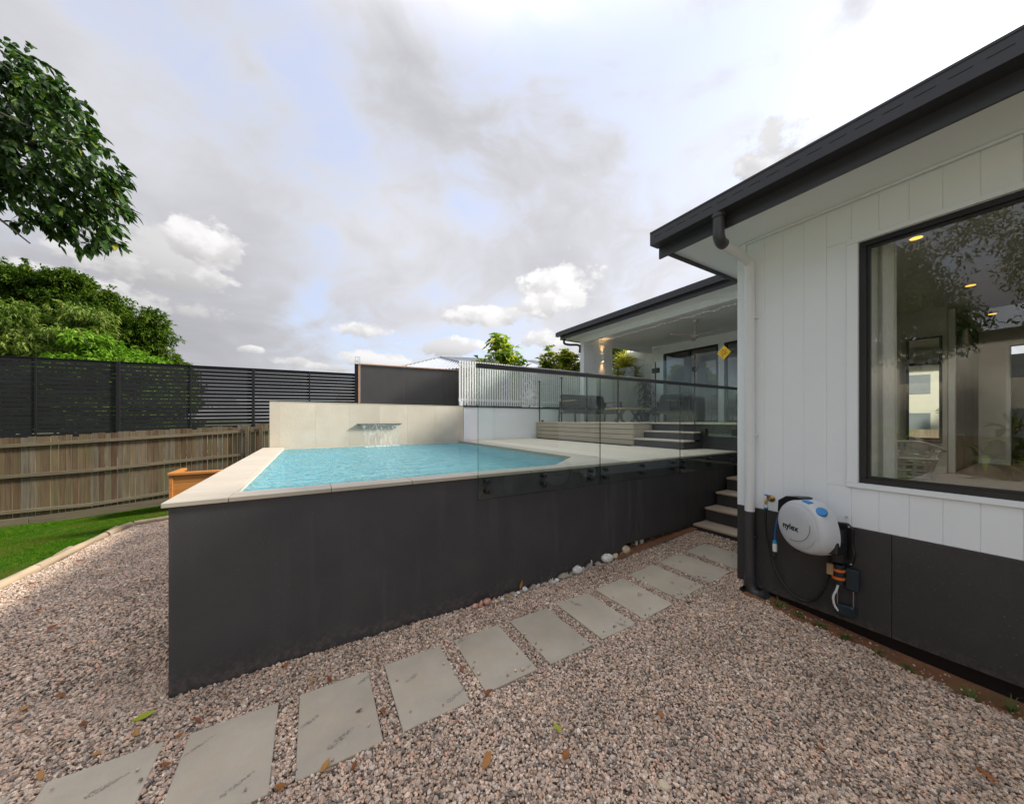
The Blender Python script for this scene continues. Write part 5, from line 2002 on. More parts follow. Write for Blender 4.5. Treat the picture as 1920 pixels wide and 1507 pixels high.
def basket(x, y, z, rz, label, tilt=0.0):
    root = bpy.data.objects.new('laundry_basket', None)
    COL.objects.link(root)
    tag(root, label, 'basket', 'laundry baskets in the front room')
    mb = MB()
    for zz, ga, t in ((.0, .0, .03), (.10, .03, .022), (.19, .05, .022), (.27, .07, .04)):
        a, b = .25 + ga, .17 + ga
        pts_ = []
        for k in range(25):
            u = 2 * math.pi * k / 24
            cu, su = math.cos(u), math.sin(u)
            pts_.append((a * math.copysign(abs(cu) ** .5, cu), b * math.copysign(abs(su) ** .5, su), zz + t / 2))
        mb.tube(pts_, t / 2, 6)
    ring = mb.build('rim', 'basket_plastic')
    ring.parent = root
    mb = MB()
    for k in range(26):
        u = 2 * math.pi * k / 26
        cu, su = math.cos(u), math.sin(u)
        q0 = (.25 * math.copysign(abs(cu) ** .5, cu), .17 * math.copysign(abs(su) ** .5, su), .005)
        q1 = (.32 * math.copysign(abs(cu) ** .5, cu), .24 * math.copysign(abs(su) ** .5, su), .285)
        mb.beam(q0, q1, .040, .006)
    mb.box(-.24, .24, -.16, .16, .0, .006)
    r_ = mb.build('ribs', 'basket_plastic')
    r_.parent = root
    root.location = (x, y, z)
    root.rotation_euler = (tilt, tilt * .3, rz)


basket(7.75, 1.33, IF, R(20), 'white plastic laundry basket standing on the carpet under the mirror')
basket(7.80, 1.38, IF + .16, R(60), 'white plastic laundry basket tilted inside the other basket', tilt=.35)
for i, (x, y, nm) in enumerate(((5.16, .84, 'nearest the window'), (7.61, .765, 'in the middle'), (9.98, .78, 'farthest from the window'))):
    dl = empty('downlight', (x, y, IC), f'round warm downlight in the front room ceiling, the one {nm}', 'ceiling light', 'downlights in the front room')
    MB().lathe((x, y, IC - .001), [(.055, 0), (.055, -.006), (.045, -.008)], 20).build('ring', 'white_paint', dl)
    MB().lathe((x, y, IC - .0095), [(.044, 0), (.044, -.002)], 20).build('lens', 'warm_lamp', dl)
    ld = bpy.data.lights.new('downlight_light', 'SPOT')
    ld.energy = 20.0
    ld.color = (1.0, .92, .80)
    ld.spot_size = R(130)
    ld.spot_blend = .9
    ld.shadow_soft_size = .05
    lo_ = bpy.data.objects.new('downlight_light', ld)
    COL.objects.link(lo_)
    lo_.parent = dl
    lo_.location = (0, 0, -.03)
# ================================================================== PLANTS
def mesh_from_arrays(name, V, F4, mat, parent=None, attr=None, loc=(0, 0, 0)):
    """V (n,3) world, F4 (m,4) quads; attr per face -> stored on corners"""
    base = wloc(parent)
    me = bpy.data.meshes.new(name)
    V = V - np.array(base)
    me.vertices.add(len(V))
    me.vertices.foreach_set('co', V.astype(np.float32).ravel())
    m = len(F4)
    k = F4.shape[1]
    me.loops.add(m * k)
    me.loops.foreach_set('vertex_index', F4.astype(np.int32).ravel())
    me.polygons.add(m)
    me.polygons.foreach_set('loop_start', np.arange(0, m * k, k, dtype=np.int32))
    me.polygons.foreach_set('loop_total', np.full(m, k, dtype=np.int32))
    me.update(calc_edges=True)
    if attr is not None:
        at = me.attributes.new('v', 'FLOAT', 'FACE')
        at.data.foreach_set('value', attr.astype(np.float32))
    me.materials.append(MATS[mat])
    o = bpy.data.objects.new(name, me)
    COL.objects.link(o)
    if parent is not None:
        o.parent = parent
    return o


def unit(a):
    return a / (np.linalg.norm(a, axis=1, keepdims=True) + 1e-9)


def leaves(C, D, length, width, droop=.25, fold=.25):
    """one folded leaf (2 quads) per centre C along direction D; returns V, F"""
    n_ = len(C)
    up = np.tile([0, 0, 1.0], (n_, 1)) + rng.normal(0, .45, (n_, 3))
    S = unit(np.cross(D, up))
    N_ = np.cross(S, D)
    L_ = length[:, None]
    W_ = width[:, None]
    b = C
    m1 = C + D * L_ * .42 + S * W_ * .5 + N_ * W_ * fold
    m2 = C + D * L_ * .42 - S * W_ * .5 + N_ * W_ * fold
    mid = C + D * L_ * .5
    tip = C + D * L_ - np.array([0, 0, 1.0]) * L_ * droop
    V = np.stack([b, m1, mid, tip, m2], 1).reshape(-1, 3)
    i = np.arange(n_)[:, None] * 5
    F = np.concatenate([i + np.array([[0, 1, 3, 2]]), i + np.array([[0, 2, 3, 4]])], 1).reshape(-1, 4)
    return V, F


def leaves_fine(C, D, length, width, droop=.12, fold=.2):
    """rounder leaf: 6 quads"""
    n_ = len(C)
    up = np.tile([0, 0, 1.0], (n_, 1)) + rng.normal(0, .45, (n_, 3))
    S = unit(np.cross(D, up))
    N_ = np.cross(S, D)
    L_ = length[:, None]
    W_ = width[:, None]
    P = [C]
    for t, w1 in ((.22, .38), (.52, .52), (.80, .32)):
        m = C + D * L_ * t - np.array([0, 0, 1.0]) * L_ * droop * t * t
        P += [m + S * W_ * w1 + N_ * W_ * fold * w1, m, m - S * W_ * w1 + N_ * W_ * fold * w1]
    P.append(C + D * L_ - np.array([0, 0, 1.0]) * L_ * droop * 1.25)
    V = np.stack(P, 1).reshape(-1, 3)
    i = np.arange(n_)[:, None] * 11
    Q = [[0, 2, 1, 1], [0, 3, 2, 2], [1, 2, 5, 4], [2, 3, 6, 5], [4, 5, 8, 7], [5, 6, 9, 8], [7, 8, 10, 10], [8, 9, 10, 10]]
    T = []
    for q in Q:
        if q[2] == q[3]:
            T.append([q[0], q[1], q[2]])
        else:
            T.append([q[0], q[1], q[2]])
            T.append([q[0], q[2], q[3]])
    F = np.concatenate([i + np.array([t]) for t in T], 1).reshape(-1, 3)
    return V, F


def leafy_tree(name, x, y, z0, height, rad, label, mat='leaf_dark', n_clumps=90, per=260, leaf=(.10, .045), shape='cone', trunk_r=.16, droop=.2, cat='tree', group=None, seed=0, crown_from=.2, clump=.42, bare=0.0):
    global rng
    keep = rng
    rng = np.random.default_rng(1000 + seed)
    random.seed(1000 + seed)
    root = empty(name, (x, y, z0), label, cat, group)
    top = Vector((x + random.uniform(-.3, .3), y, z0 + height * .9))
    tp_ = curve([(x, y, z0), (x + random.uniform(-.15, .15), y + random.uniform(-.15, .15), z0 + height * .4), top], 5)
    MB().tube(tp_, [trunk_r * (1 - .85 * i / (len(tp_) - 1)) for i in range(len(tp_))], 8).build('trunk', 'bark', root, smooth=True)
    cl, lim = [], MB()
    for k in range(n_clumps):
        t = crown_from + (1 - crown_from) * (rng.random() ** (.75))
        if shape == 'cone':
            rmax = rad * (1 - t) ** .8 * 1.25 + .10
        else:
            tt = (t - crown_from) / (1 - crown_from)
            rmax = rad * math.sqrt(max(.02, 1 - (2 * tt - .85) ** 2 * .8)) if shape == 'round' else rad
        rmax *= .78 + .34 * math.sin(k * 1.7 + seed)
        a = rng.random() * 6.283
        r = rmax * (rng.random() ** .45)
        c = np.array([x + math.cos(a) * r, y + math.sin(a) * r, z0 + height * t + rng.normal(0, .12)])
        cl.append((c, clump * rng.uniform(.65, 1.35)))
        if shape == 'cone' and k % 3 == 0:
            # upright leaders break the outline
            tt_ = rng.uniform(.72, 1.04)
            rr_ = rad * .55 * (1.05 - tt_) * 3 * rng.random()
            cl.append((np.array([x + math.cos(a) * rr_, y + math.sin(a) * rr_, z0 + height * tt_]), -clump * rng.uniform(.35, .6)))
        if k % 3 == 0:
            s_ = Vector((x, y, z0 + height * max(.12, t - .18)))
            e_ = Vector(c)
            m_ = (s_ + e_) / 2 + Vector((0, 0, .15))
            lim.tube([s_, m_, e_], [trunk_r * .35 * (1 - t * .6), trunk_r * .22, .012], 5)
    lim.build('limb', 'bark', root, smooth=True, kind='stuff')
    Cs, Ds, Ls, Ws, A = [], [], [], [], []
    for c, s_ in cl:
        tall = s_ < 0
        s_ = abs(s_)
        n_ = int(per * (s_ / clump) ** 2)
        # leaves grow on a shell of small sprays inside the clump
        ns = max(4, n_ // 9)
        sd_ = unit(rng.normal(0, 1, (ns, 3)))
        sd_[:, 2] = sd_[:, 2] * .75 + .12
        sp = c + sd_ * (rng.random((ns, 1)) ** .35) * s_ * (np.array([.75, .75, 1.7]) if tall else np.array([1.4, 1.4, .6]))
        idx = rng.integers(0, ns, n_)
        C = sp[idx] + rng.normal(0, s_ * .085, (n_, 3))
        D = unit(sd_[idx] * .8 + rng.normal(0, .6, (n_, 3)) + np.array([0, 0, -droop]))
        Cs.append(C)
        Ds.append(D)
        Ls.append(leaf[0] * rng.uniform(.6, 1.3, n_))
        Ws.append(leaf[1] * rng.uniform(.7, 1.2, n_))
        base = rng.normal(.45, .16)
        A.append(np.clip(base + rng.normal(0, .2, n_), 0, 1))
    C, D, Ls, Ws, A = np.concatenate(Cs), np.concatenate(Ds), np.concatenate(Ls), np.concatenate(Ws), np.concatenate(A)
    V, F = leaves(C, D, Ls, Ws)
    mesh_from_arrays('crown', V, F, mat, root, np.repeat(A, 2))
    rng = keep
    return root


# trees beyond the left fence; heights follow the skyline
BG = 'trees beyond the black slat fence'
DK = dict(mat='leaf_dark', shape='cone', group=BG, clump=.46)
leafy_tree('tree', -12.1, 24.6, -.5, 8.9, 1.5, 'tall dark green tree farthest left beyond the slat fence', n_clumps=120, per=300, leaf=(.16, .075), trunk_r=.2, seed=1, **DK)
leafy_tree('tree', -10.9, 23.6, -.5, 8.7, 1.0, 'dark green tree with a thin upright tip, second from left beyond the fence', n_clumps=90, per=300, leaf=(.16, .075), trunk_r=.2, seed=2, **DK)
leafy_tree('tree', -9.45, 23.0, -.5, 8.6, 1.15, 'dark green tree with a broad pointed top, third from left beyond the fence', n_clumps=110, per=300, leaf=(.16, .075), trunk_r=.18, seed=3, **DK)
leafy_tree('tree', -7.85, 22.0, -.5, 7.6, 1.1, 'dark green tree with layered branches, fourth from left beyond the fence', n_clumps=100, per=300, leaf=(.16, .075), trunk_r=.18, seed=4, **DK)
leafy_tree('tree', -6.25, 21.1, -.5, 6.8, .7, 'slim dark green tree like a spire near the right end of the row', n_clumps=60, per=280, leaf=(.15, .07), trunk_r=.16, seed=5, **DK)
leafy_tree('tree', -6.8, 21.2, -.5, 5.6, 1.0, 'bushy dark green tree left of the spire like one', n_clumps=70, per=280, leaf=(.15, .07), trunk_r=.16, seed=11, **DK)
leafy_tree('tree', -5.35, 20.5, -.5, 4.6, 1.0, 'low dark green tree sloping down to the fence at the right end', n_clumps=56, per=280, leaf=(.15, .07), trunk_r=.12, seed=6, **DK)
leafy_tree('mango_tree', -9.3, 19.2, -.4, 6.0, 2.1, 'pale olive green mango tree with long drooping leaves at far left behind the fence', 'leaf_mango', 66, 330, (.20, .055), 'round', .14, group=BG, seed=7, droop=.45, clump=.5)
leafy_tree('mango_tree', -7.2, 18.6, -.4, 6.1, 1.5, 'olive green mango tree with bare pale branches showing, right of the other', 'leaf_mango', 26, 280, (.20, .055), 'round', .12, group=BG, seed=8, droop=.45, crown_from=.5, clump=.45)
leafy_tree('lime_shrub', -6.55, 17.7, -.4, 5.0, 1.2, 'bright lime green bushy tree showing over the slat fence', 'leaf_lime', 46, 280, (.16, .08), 'round', .1, group=BG, seed=9, crown_from=.4)
leafy_tree('lime_shrub', -5.5, 17.7, -.4, 4.3, 1.2, 'low lime green shrub peeping over the slat fence, right of the taller one', 'leaf_lime', 34, 260, (.16, .08), 'round', .08, group=BG, seed=10, crown_from=.4)


# shrubs with big leaves behind the batten screen
def big_leaf_shrub(name, x, y, z0, h, rad, label, mat, n_, leaf, tips=None, ntips=0, upright=.3, cat='shrub', seed=0, n_stem=7, group=None, mat2=None):
    global rng
    keep = rng
    rng = np.random.default_rng(500 + seed)
    root = empty(name, (x, y, z0), label, cat, group)
    st_ = MB()
    heads = []
    for k in range(n_stem):
        a = rng.random() * 6.283
        r = rad * rng.random() ** .6
        e_ = Vector((x + math.cos(a) * r, y + math.sin(a) * r, z0 + h * (1.0 - .45 * (r / rad) ** 1.5) * rng.uniform(.85, 1.0)))
        st_.tube([Vector((x, y, z0)), Vector((x + math.cos(a) * r * .6, y + math.sin(a) * r * .6, z0 + h * .5)), e_], [.03, .022, .010], 6)
        heads.append(np.array(e_))
    st_.build('stem', 'bark', root)
    heads = np.array(heads)
    idx = rng.integers(0, n_stem, n_)
    down = rng.random(n_) ** 1.5 * h * .55
    C = heads[idx] + np.stack([rng.normal(0, rad * .10, n_), rng.normal(0, rad * .10, n_), -down], 1)
    a = rng.random(n_) * 6.283
    el = rng.uniform(-.5, upright + .5, n_)
    D = np.stack([np.cos(a) * np.cos(el), np.sin(a) * np.cos(el), np.sin(el)], 1)
    V, F = leaves(C, D, leaf[0] * rng.uniform(.65, 1.25, n_), leaf[1] * rng.uniform(.7, 1.2, n_), droop=.25)
    mesh_from_arrays('foliage', V, F, mat, root, np.repeat(rng.random(n_), 2))
    if tips:
        c2 = heads[rng.integers(0, n_stem, ntips)] + rng.normal(0, 1, (ntips, 3)) * np.array([rad * .15, rad * .15, .05]) + np.array([0, 0, .02])
        hid = np.repeat(c2, 14, 0)
        a = rng.random(len(hid)) * 6.283
        D = np.stack([np.cos(a), np.sin(a), rng.uniform(-.1, .35, len(hid))], 1)
        V, F = leaves(hid, unit(D), rng.uniform(.6, 1.2, len(hid)) * leaf[0] * .8, rng.uniform(.7, 1.1, len(hid)) * leaf[1] * .5)
        mesh_from_arrays('flower_head', V, F, tips, root, np.repeat(rng.random(len(hid)), 2))
    rng = keep
    return root


SG = 'plants behind the batten screen'
big_leaf_shrub('croton_shrub', 5.1, 9.5, 1.5, 3.12, .98, 'dense yellow green croton shrub behind the left part of the batten screen', 'leaf_croton', 3600, (.30, .095), seed=1, n_stem=44, group=SG)
big_leaf_shrub('flowering_shrub', 6.75, 9.0, 1.5, 2.78, .5, 'leafy green shrub with pale yellow heads, left one behind the batten screen', 'leaf_croton', 1500, (.21, .12), 'leaf_yellow', 90, seed=2, n_stem=20, group=SG)
big_leaf_shrub('flowering_shrub', 7.6, 9.05, 1.5, 2.9, .5, 'leafy green shrub with pale yellow heads beside the pillar', 'leaf_croton', 1500, (.21, .12), 'leaf_yellow', 90, seed=3, n_stem=20, group=SG)
leafy_tree('tree', 11.4, 10.2, 0, 5.0, 1.0, 'dark round topped tree behind the flowering shrubs', 'leaf_dark', 40, 220, (.12, .06), 'round', .1, group=SG, seed=21, crown_from=.5)
big_leaf_shrub('yucca', 10.3, 9.0, 1.5, 2.95, .55, 'spiky yellow green yucca seen between the pillar and the patio wall', 'leaf_yellow', 1800, (.56, .05), seed=4, n_stem=11, upright=.9, group=SG)
big_leaf_shrub('flowering_shrub', 9.6, 8.9, 1.5, 2.35, .40, 'small shrub with cream yellow heads at the foot of the yucca', 'leaf_croton', 220, (.18, .09), 'leaf_yellow', 16, seed=5, n_stem=8, group=SG)
big_leaf_shrub('croton_shrub', 4.6, 9.3, 1.5, 2.35, .25, 'small dark green shrub at the left foot of the large croton', 'leaf_croton', 120, (.16, .05), seed=6, n_stem=4, group=SG)


# the big fig tree left of the camera, one bough of it in the picture
def fig_tree():
    global rng
    keep = rng
    rng = np.random.default_rng(77)
    random.seed(77)
    root = empty('fig_tree', (-8.2, 5.4, -.4), 'large dark leaved tree reaching in at the upper left over the lawn', 'tree')
    MB().tube(curve([(-8.2, 5.4, -.5), (-8.1, 5.4, 1.0), (-7.9, 5.5, 2.6), (-7.4, 5.6, 4.0)], 5), [.30, .28, .27, .26, .26, .25, .24, .23, .22, .21, .20, .19, .18, .17, .16, .15], 12).build('trunk', 'bark', root, smooth=True)
    mb = MB()
    mb.tube(curve([(-7.6, 5.6, 3.6), (-6.2, 5.8, 4.6), (-4.9, 6.0, 4.9), (-3.7, 6.05, 4.75), (-3.0, 6.0, 4.45)], 5), [.13 * (1 - .045 * i) for i in range(21)], 8)
    for e_ in ((-8.6, 3.6, 6.6), (-7.2, 3.4, 6.2), (-9.6, 6.4, 6.8), (-6.4, 4.6, 6.6), (-8.0, 2.4, 5.2), (-9.4, 4.2, 6.0)):
        mb.tube(curve([(-7.7, 5.5, 3.3), ((-7.7 + e_[0]) / 2, (5.5 + e_[1]) / 2, (3.3 + e_[2]) / 2 + .3), e_], 5), [.11 * (1 - .08 * i) for i in range(11)], 7)
    tw = [((-3.8, 6.05, 4.75), (-3.1, 6.0, 4.1), (-2.75, 6.0, 3.75)), ((-3.9, 6.0, 4.8), (-3.2, 5.9, 5.1), (-2.7, 5.9, 5.0)),
          ((-4.0, 6.0, 4.8), (-3.5, 6.1, 5.5), (-3.1, 6.1, 5.6)), ((-3.6, 6.0, 4.7), (-3.3, 6.1, 4.0), (-3.1, 6.0, 3.75))]
    for t_ in tw:
        mb.tube(curve(t_, 4), [.022 - .0018 * i for i in range(9)], 6)
    for k in range(16):
        a0 = Vector((-3.9 + random.uniform(-.2, .1), 6.0, 4.15 + random.uniform(-.1, .2)))
        mb.tube(curve([a0, a0 + Vector((.35, 0, -.05 - .01 * k)), a0 + Vector((.75, random.uniform(-.1, .1), -.25 - random.random() * .2))], 4), [.006] * 9, 4)
    mb.build('bough', 'bark', root, smooth=True)
    # sprays of the bough inside the picture: (image x, y, radius px) at distance fw
    def F(px, py, fw_):
        r = (px - 960) / 630
        return np.array([fw_ * (SN + r * CS), fw_ * (CS - r * SN), EYE + fw_ * (787 - py) / 630])
    blobs = [(10, 130, 46), (60, 150, 44), (0, 200, 60), (60, 215, 55), (110, 190, 45), (140, 205, 30), (30, 270, 60), (95, 265, 52), (145, 262, 42), (160, 235, 24), (20, 330, 42),
             (75, 320, 48), (125, 318, 48), (175, 300, 38), (200, 330, 30), (215, 345, 18), (185, 360, 40), (130, 375, 48), (85, 375, 36), (160, 415, 40), (110, 425, 34), (200, 400, 26),
             (185, 440, 26), (215, 380, 20), (140, 445, 18), (75, 415, 22), (50, 405, 14), (40, 420, 10), (45, 170, 40), (-30, 160, 70), (-40, 260, 80), (-90, 200, 80), (-30, 340, 40), (-100, 300, 90), (-160, 240, 90),
             (60, 118, 26), (215, 425, 12), (222, 352, 16), (218, 458, 12), (170, 462, 10)]
    Cs, Ds, Sd = [], [], []
    for bx_, by_, br in blobs:
        fw_ = 4.05 + rng.normal(0, .12)
        c = F(bx_, by_, fw_)
        R_ = br / 630 * fw_
        ntw = max(4, int(33 * (R_ / .30) ** 2))
        for t in range(ntw):
            d = unit(rng.normal(0, 1, (1, 3)))[0]
            tip = c + d * R_ * (rng.random() ** .4) * np.array([1, 1.5, .95])
            grow = unit((d * .5 + np.array([CS * .55, -SN * .55, -.55]) + rng.normal(0, .2, 3))[None])[0]
            nl = rng.integers(6, 11)
            for i in range(nl):
                f_ = i / nl
                C = tip + grow * (f_ - .6) * .14
                side = unit(rng.normal(0, 1, (1, 3)))[0]
                D = unit((grow * (.5 + .6 * f_) + side * .75 + np.array([CS * .3, -SN * .3, -.45]))[None])[0]
                Cs.append(C)
                Ds.append(D)
    Cs, Ds = np.array(Cs), np.array(Ds)
    n_ = len(Cs)
    print('fig leaves', n_)
    Ls = rng.uniform(.060, .130, n_)
    Ws = Ls * rng.uniform(.36, .48, n_)
    # the 300 nearest and lowest in the picture are leaves of their own
    fwd = Cs[:, 0] * SN + Cs[:, 1] * CS
    rgt = Cs[:, 0] * CS - Cs[:, 1] * SN
    inpic = (rgt / fwd > -1.50)
    order = np.argsort(np.where(inpic, fwd, 99))
    pick = np.zeros(n_, bool)
    pick[order[:300]] = True
    V, F_ = leaves_fine(Cs[~pick], Ds[~pick], Ls[~pick], Ws[~pick], droop=.16)
    mesh_from_arrays('foliage', V, F_, 'leaf_fig', root, np.repeat(np.clip(rng.beta(2, 2.6, (~pick).sum()) + (rng.random((~pick).sum()) < .006) * .6, 0, 1), 12))['kind'] = 'stuff'
    lm = bpy.data.meshes.new('leaf')
    pv = [(0, 0, 0), (.18, .30, .12), (.22, 0, 0), (.18, -.30, .12), (.5, .5, .18), (.55, 0, .02), (.5, -.5, .18), (.82, .24, .02), (.85, 0, -.04), (.82, -.24, .02), (1.0, 0, -.12)]
    pv = [(x, y * .44, z * .4) for x, y, z in pv]
    lm.from_pydata(pv, [], [(0, 2, 1), (0, 3, 2), (1, 2, 5, 4), (2, 3, 6, 5), (4, 5, 8, 7), (5, 6, 9, 8), (7, 8, 10), (8, 9, 10)])
    lm.polygons.foreach_set('use_smooth', [True] * len(lm.polygons))
    lm.materials.append(MATS['leaf_fig_single'])
    for i in np.nonzero(pick)[0]:
        D = Vector(Ds[i])
        up_ = Vector((rng.normal(0, .45), rng.normal(0, .45), 1))
        S_ = D.cross(up_).normalized()
        N_ = S_.cross(D)
        o = bpy.data.objects.new('leaf', lm)
        COL.objects.link(o)
        o.parent = root
        M = Matrix((D, S_, N_)).transposed()
        o.rotation_euler = M.to_euler()
        o.scale = (Ls[i],) * 3
        o.location = Vector(Cs[i]) - wloc(root)
    # crown outside the picture
    Cs, Ds = [], []
    for k in range(170):
        a = rng.random() * 6.283
        el = rng.uniform(-.25, 1.3)
        r = rng.uniform(.75, 1.05)
        cy_ = 4.6 if k % 5 else 1.4
        c = np.array([-8.3 + 2.7 * r * math.cos(a) * math.cos(el), cy_ + 2.9 * r * math.sin(a) * math.cos(el), 4.6 + 2.7 * r * math.sin(el)])
        if c[0] > -.52 * c[1] - 1.0:
            continue
        m = 210
        Cs.append(c + unit(rng.normal(0, 1, (m, 3))) * rng.random((m, 1)) ** .4 * .62)
        Ds.append(unit(rng.normal(0, 1, (m, 3)) + np.array([.2, -.2, -.5])))
    Cs, Ds = np.concatenate(Cs), np.concatenate(Ds)
    n_ = len(Cs)
    V, F_ = leaves(Cs, Ds, rng.uniform(.12, .18, n_), rng.uniform(.05, .07, n_), droop=.12)
    mesh_from_arrays('crown', V, F_, 'leaf_fig', root, np.repeat(rng.beta(2, 2.6, n_), 2))
    rng = keep


fig_tree()

# neighbour's roof behind the screen wall
nr = empty('neighbour_house', (8.0, 21, 0), 'low neighbouring house with a pale grey corrugated hip roof behind the batten screen', 'house')
pk = Vector((7.16, 21.3, 5.85))
pk2 = Vector((13.0, 19.5, 5.85))
c = [Vector((2.9, 21.6, 4.45)), Vector((7.2, 15.6, 4.45)), Vector((16.0, 14.5, 4.45)), Vector((17.0, 24.0, 4.45)), Vector((6.0, 27.0, 4.45))]
MB().add([c[0], c[1], pk], [(0, 1, 2)]).build('roof_slope', 'grey_roof', nr)
MB().add([c[1], c[2], pk2, pk], [(0, 1, 2, 3)]).build('roof_slope', 'grey_roof', nr)
MB().add([c[2], c[3], pk2], [(0, 1, 2)]).build('roof_slope', 'grey_roof', nr)
MB().add([c[3], c[4], pk, pk2], [(0, 1, 2, 3)]).build('roof_slope', 'grey_roof', nr)
MB().add([c[4], c[0], pk], [(0, 1, 2)]).build('roof_slope', 'grey_roof', nr)
mb = MB()
for k in range(1, 34):
    t = k / 34
    p = c[0].lerp(c[1], t)
    up_ = (pk - (c[0] + c[1]) / 2)
    # ribs run up the slope until the hip
    q = p + up_ * (2 * min(t, 1 - t)) * .98
    mb.tube([p + Vector((0, 0, .02)), q + Vector((0, 0, .02))], .035, 5)
for k in range(1, 40):
    t = k / 40
    p = c[1].lerp(c[2], t)
    q = pk.lerp(pk2, t)
    mb.tube([p + Vector((0, 0, .02)), q + Vector((0, 0, .02))], .035, 5)
mb.build('rib', 'grey_roof', nr, kind='stuff')
MB().prism([(p.x * .97 + .3, p.y * .97 + .6) for p in c], -.6, 4.42).build('wall', 'neighbour_white', nr)
for a, b in ((c[0], pk), (c[1], pk), (pk, pk2), (c[2], pk2)):
    MB().tube([a + Vector((0, 0, .04)), b + Vector((0, 0, .04))], .07, 6).build('ridge_cap', 'grey_roof', nr)
# green shade-cloth box behind the batten screen
MB().box(4.28, 4.72, 8.75, 9.1, 1.0, 3.50).build('mesh_guard', 'shade_net', label='small olive mesh guard sticking up behind the batten screen', cat='plant guard')
MB().tube([(4.80, 8.9, 1.0), (4.80, 8.9, 3.86)], .012, 6).build('garden_stake', 'bark', label='thin dark stake standing beside the croton shrub', cat='stake')

# cream house and left boundary, seen mirrored in the window
ch = empty('cream_house', (-17, 6, 0), 'cream two storey house beyond the left boundary, mirrored in the front window', 'house')
MB().box(-22, -15, -13.0, 9.0, -.6, 5.2).build('wall', 'cream_house', ch)
MB().add([(-22.6, -13.6, 5.2), (-14.4, -13.6, 5.2), (-14.4, 9.6, 5.2), (-22.6, 9.6, 5.2), (-18.5, -9.0, 6.8), (-18.5, 6.0, 6.8)],
         [(0, 1, 4), (1, 2, 5, 4), (2, 3, 5), (3, 0, 4, 5), (0, 3, 2, 1)]).build('roof', 'grey_roof', ch)
for y in (-11.0, -8.2, -5.4, -2.6, .2, 3.0, 5.8, 7.6):
    for z in (1.0, 3.4):
        wv = MB().box(-15.03, -14.97, y, y + 1.2, z, z + 1.2).build('window', 'window_dark', ch)
for y, lab in ((1.0, 'pale banana like garden plant mirrored in the window, left one'), (3.3, 'pale banana like garden plant mirrored in the window, right one')):
    big_leaf_shrub('garden_plant', -9.5, y, -.4, 2.2, .6, lab, 'leaf_mango', 60, (.8, .2), seed=int(y * 10), n_stem=5, upright=.8, cat='plant')
leafy_tree('garden_tree', -12.4, -6.2, -.5, 3.6, 1.3, 'small bushy tree by the left boundary, mirrored in the room mirror', 'leaf_mango', 26, 160, (.22, .07), 'round', .1, seed=31)
sf = empty('side_fence', (-10.4, 2, -.4), 'plain timber boundary fence on the far left of the yard', 'fence')
for k in range(36):
    y0 = -6 + k * .48
    MB().box(-10.42, -10.40, y0, y0 + .47, -.5, 1.25).build('board', 'paling_wood', sf, origin=(-10.4, y0, 0))

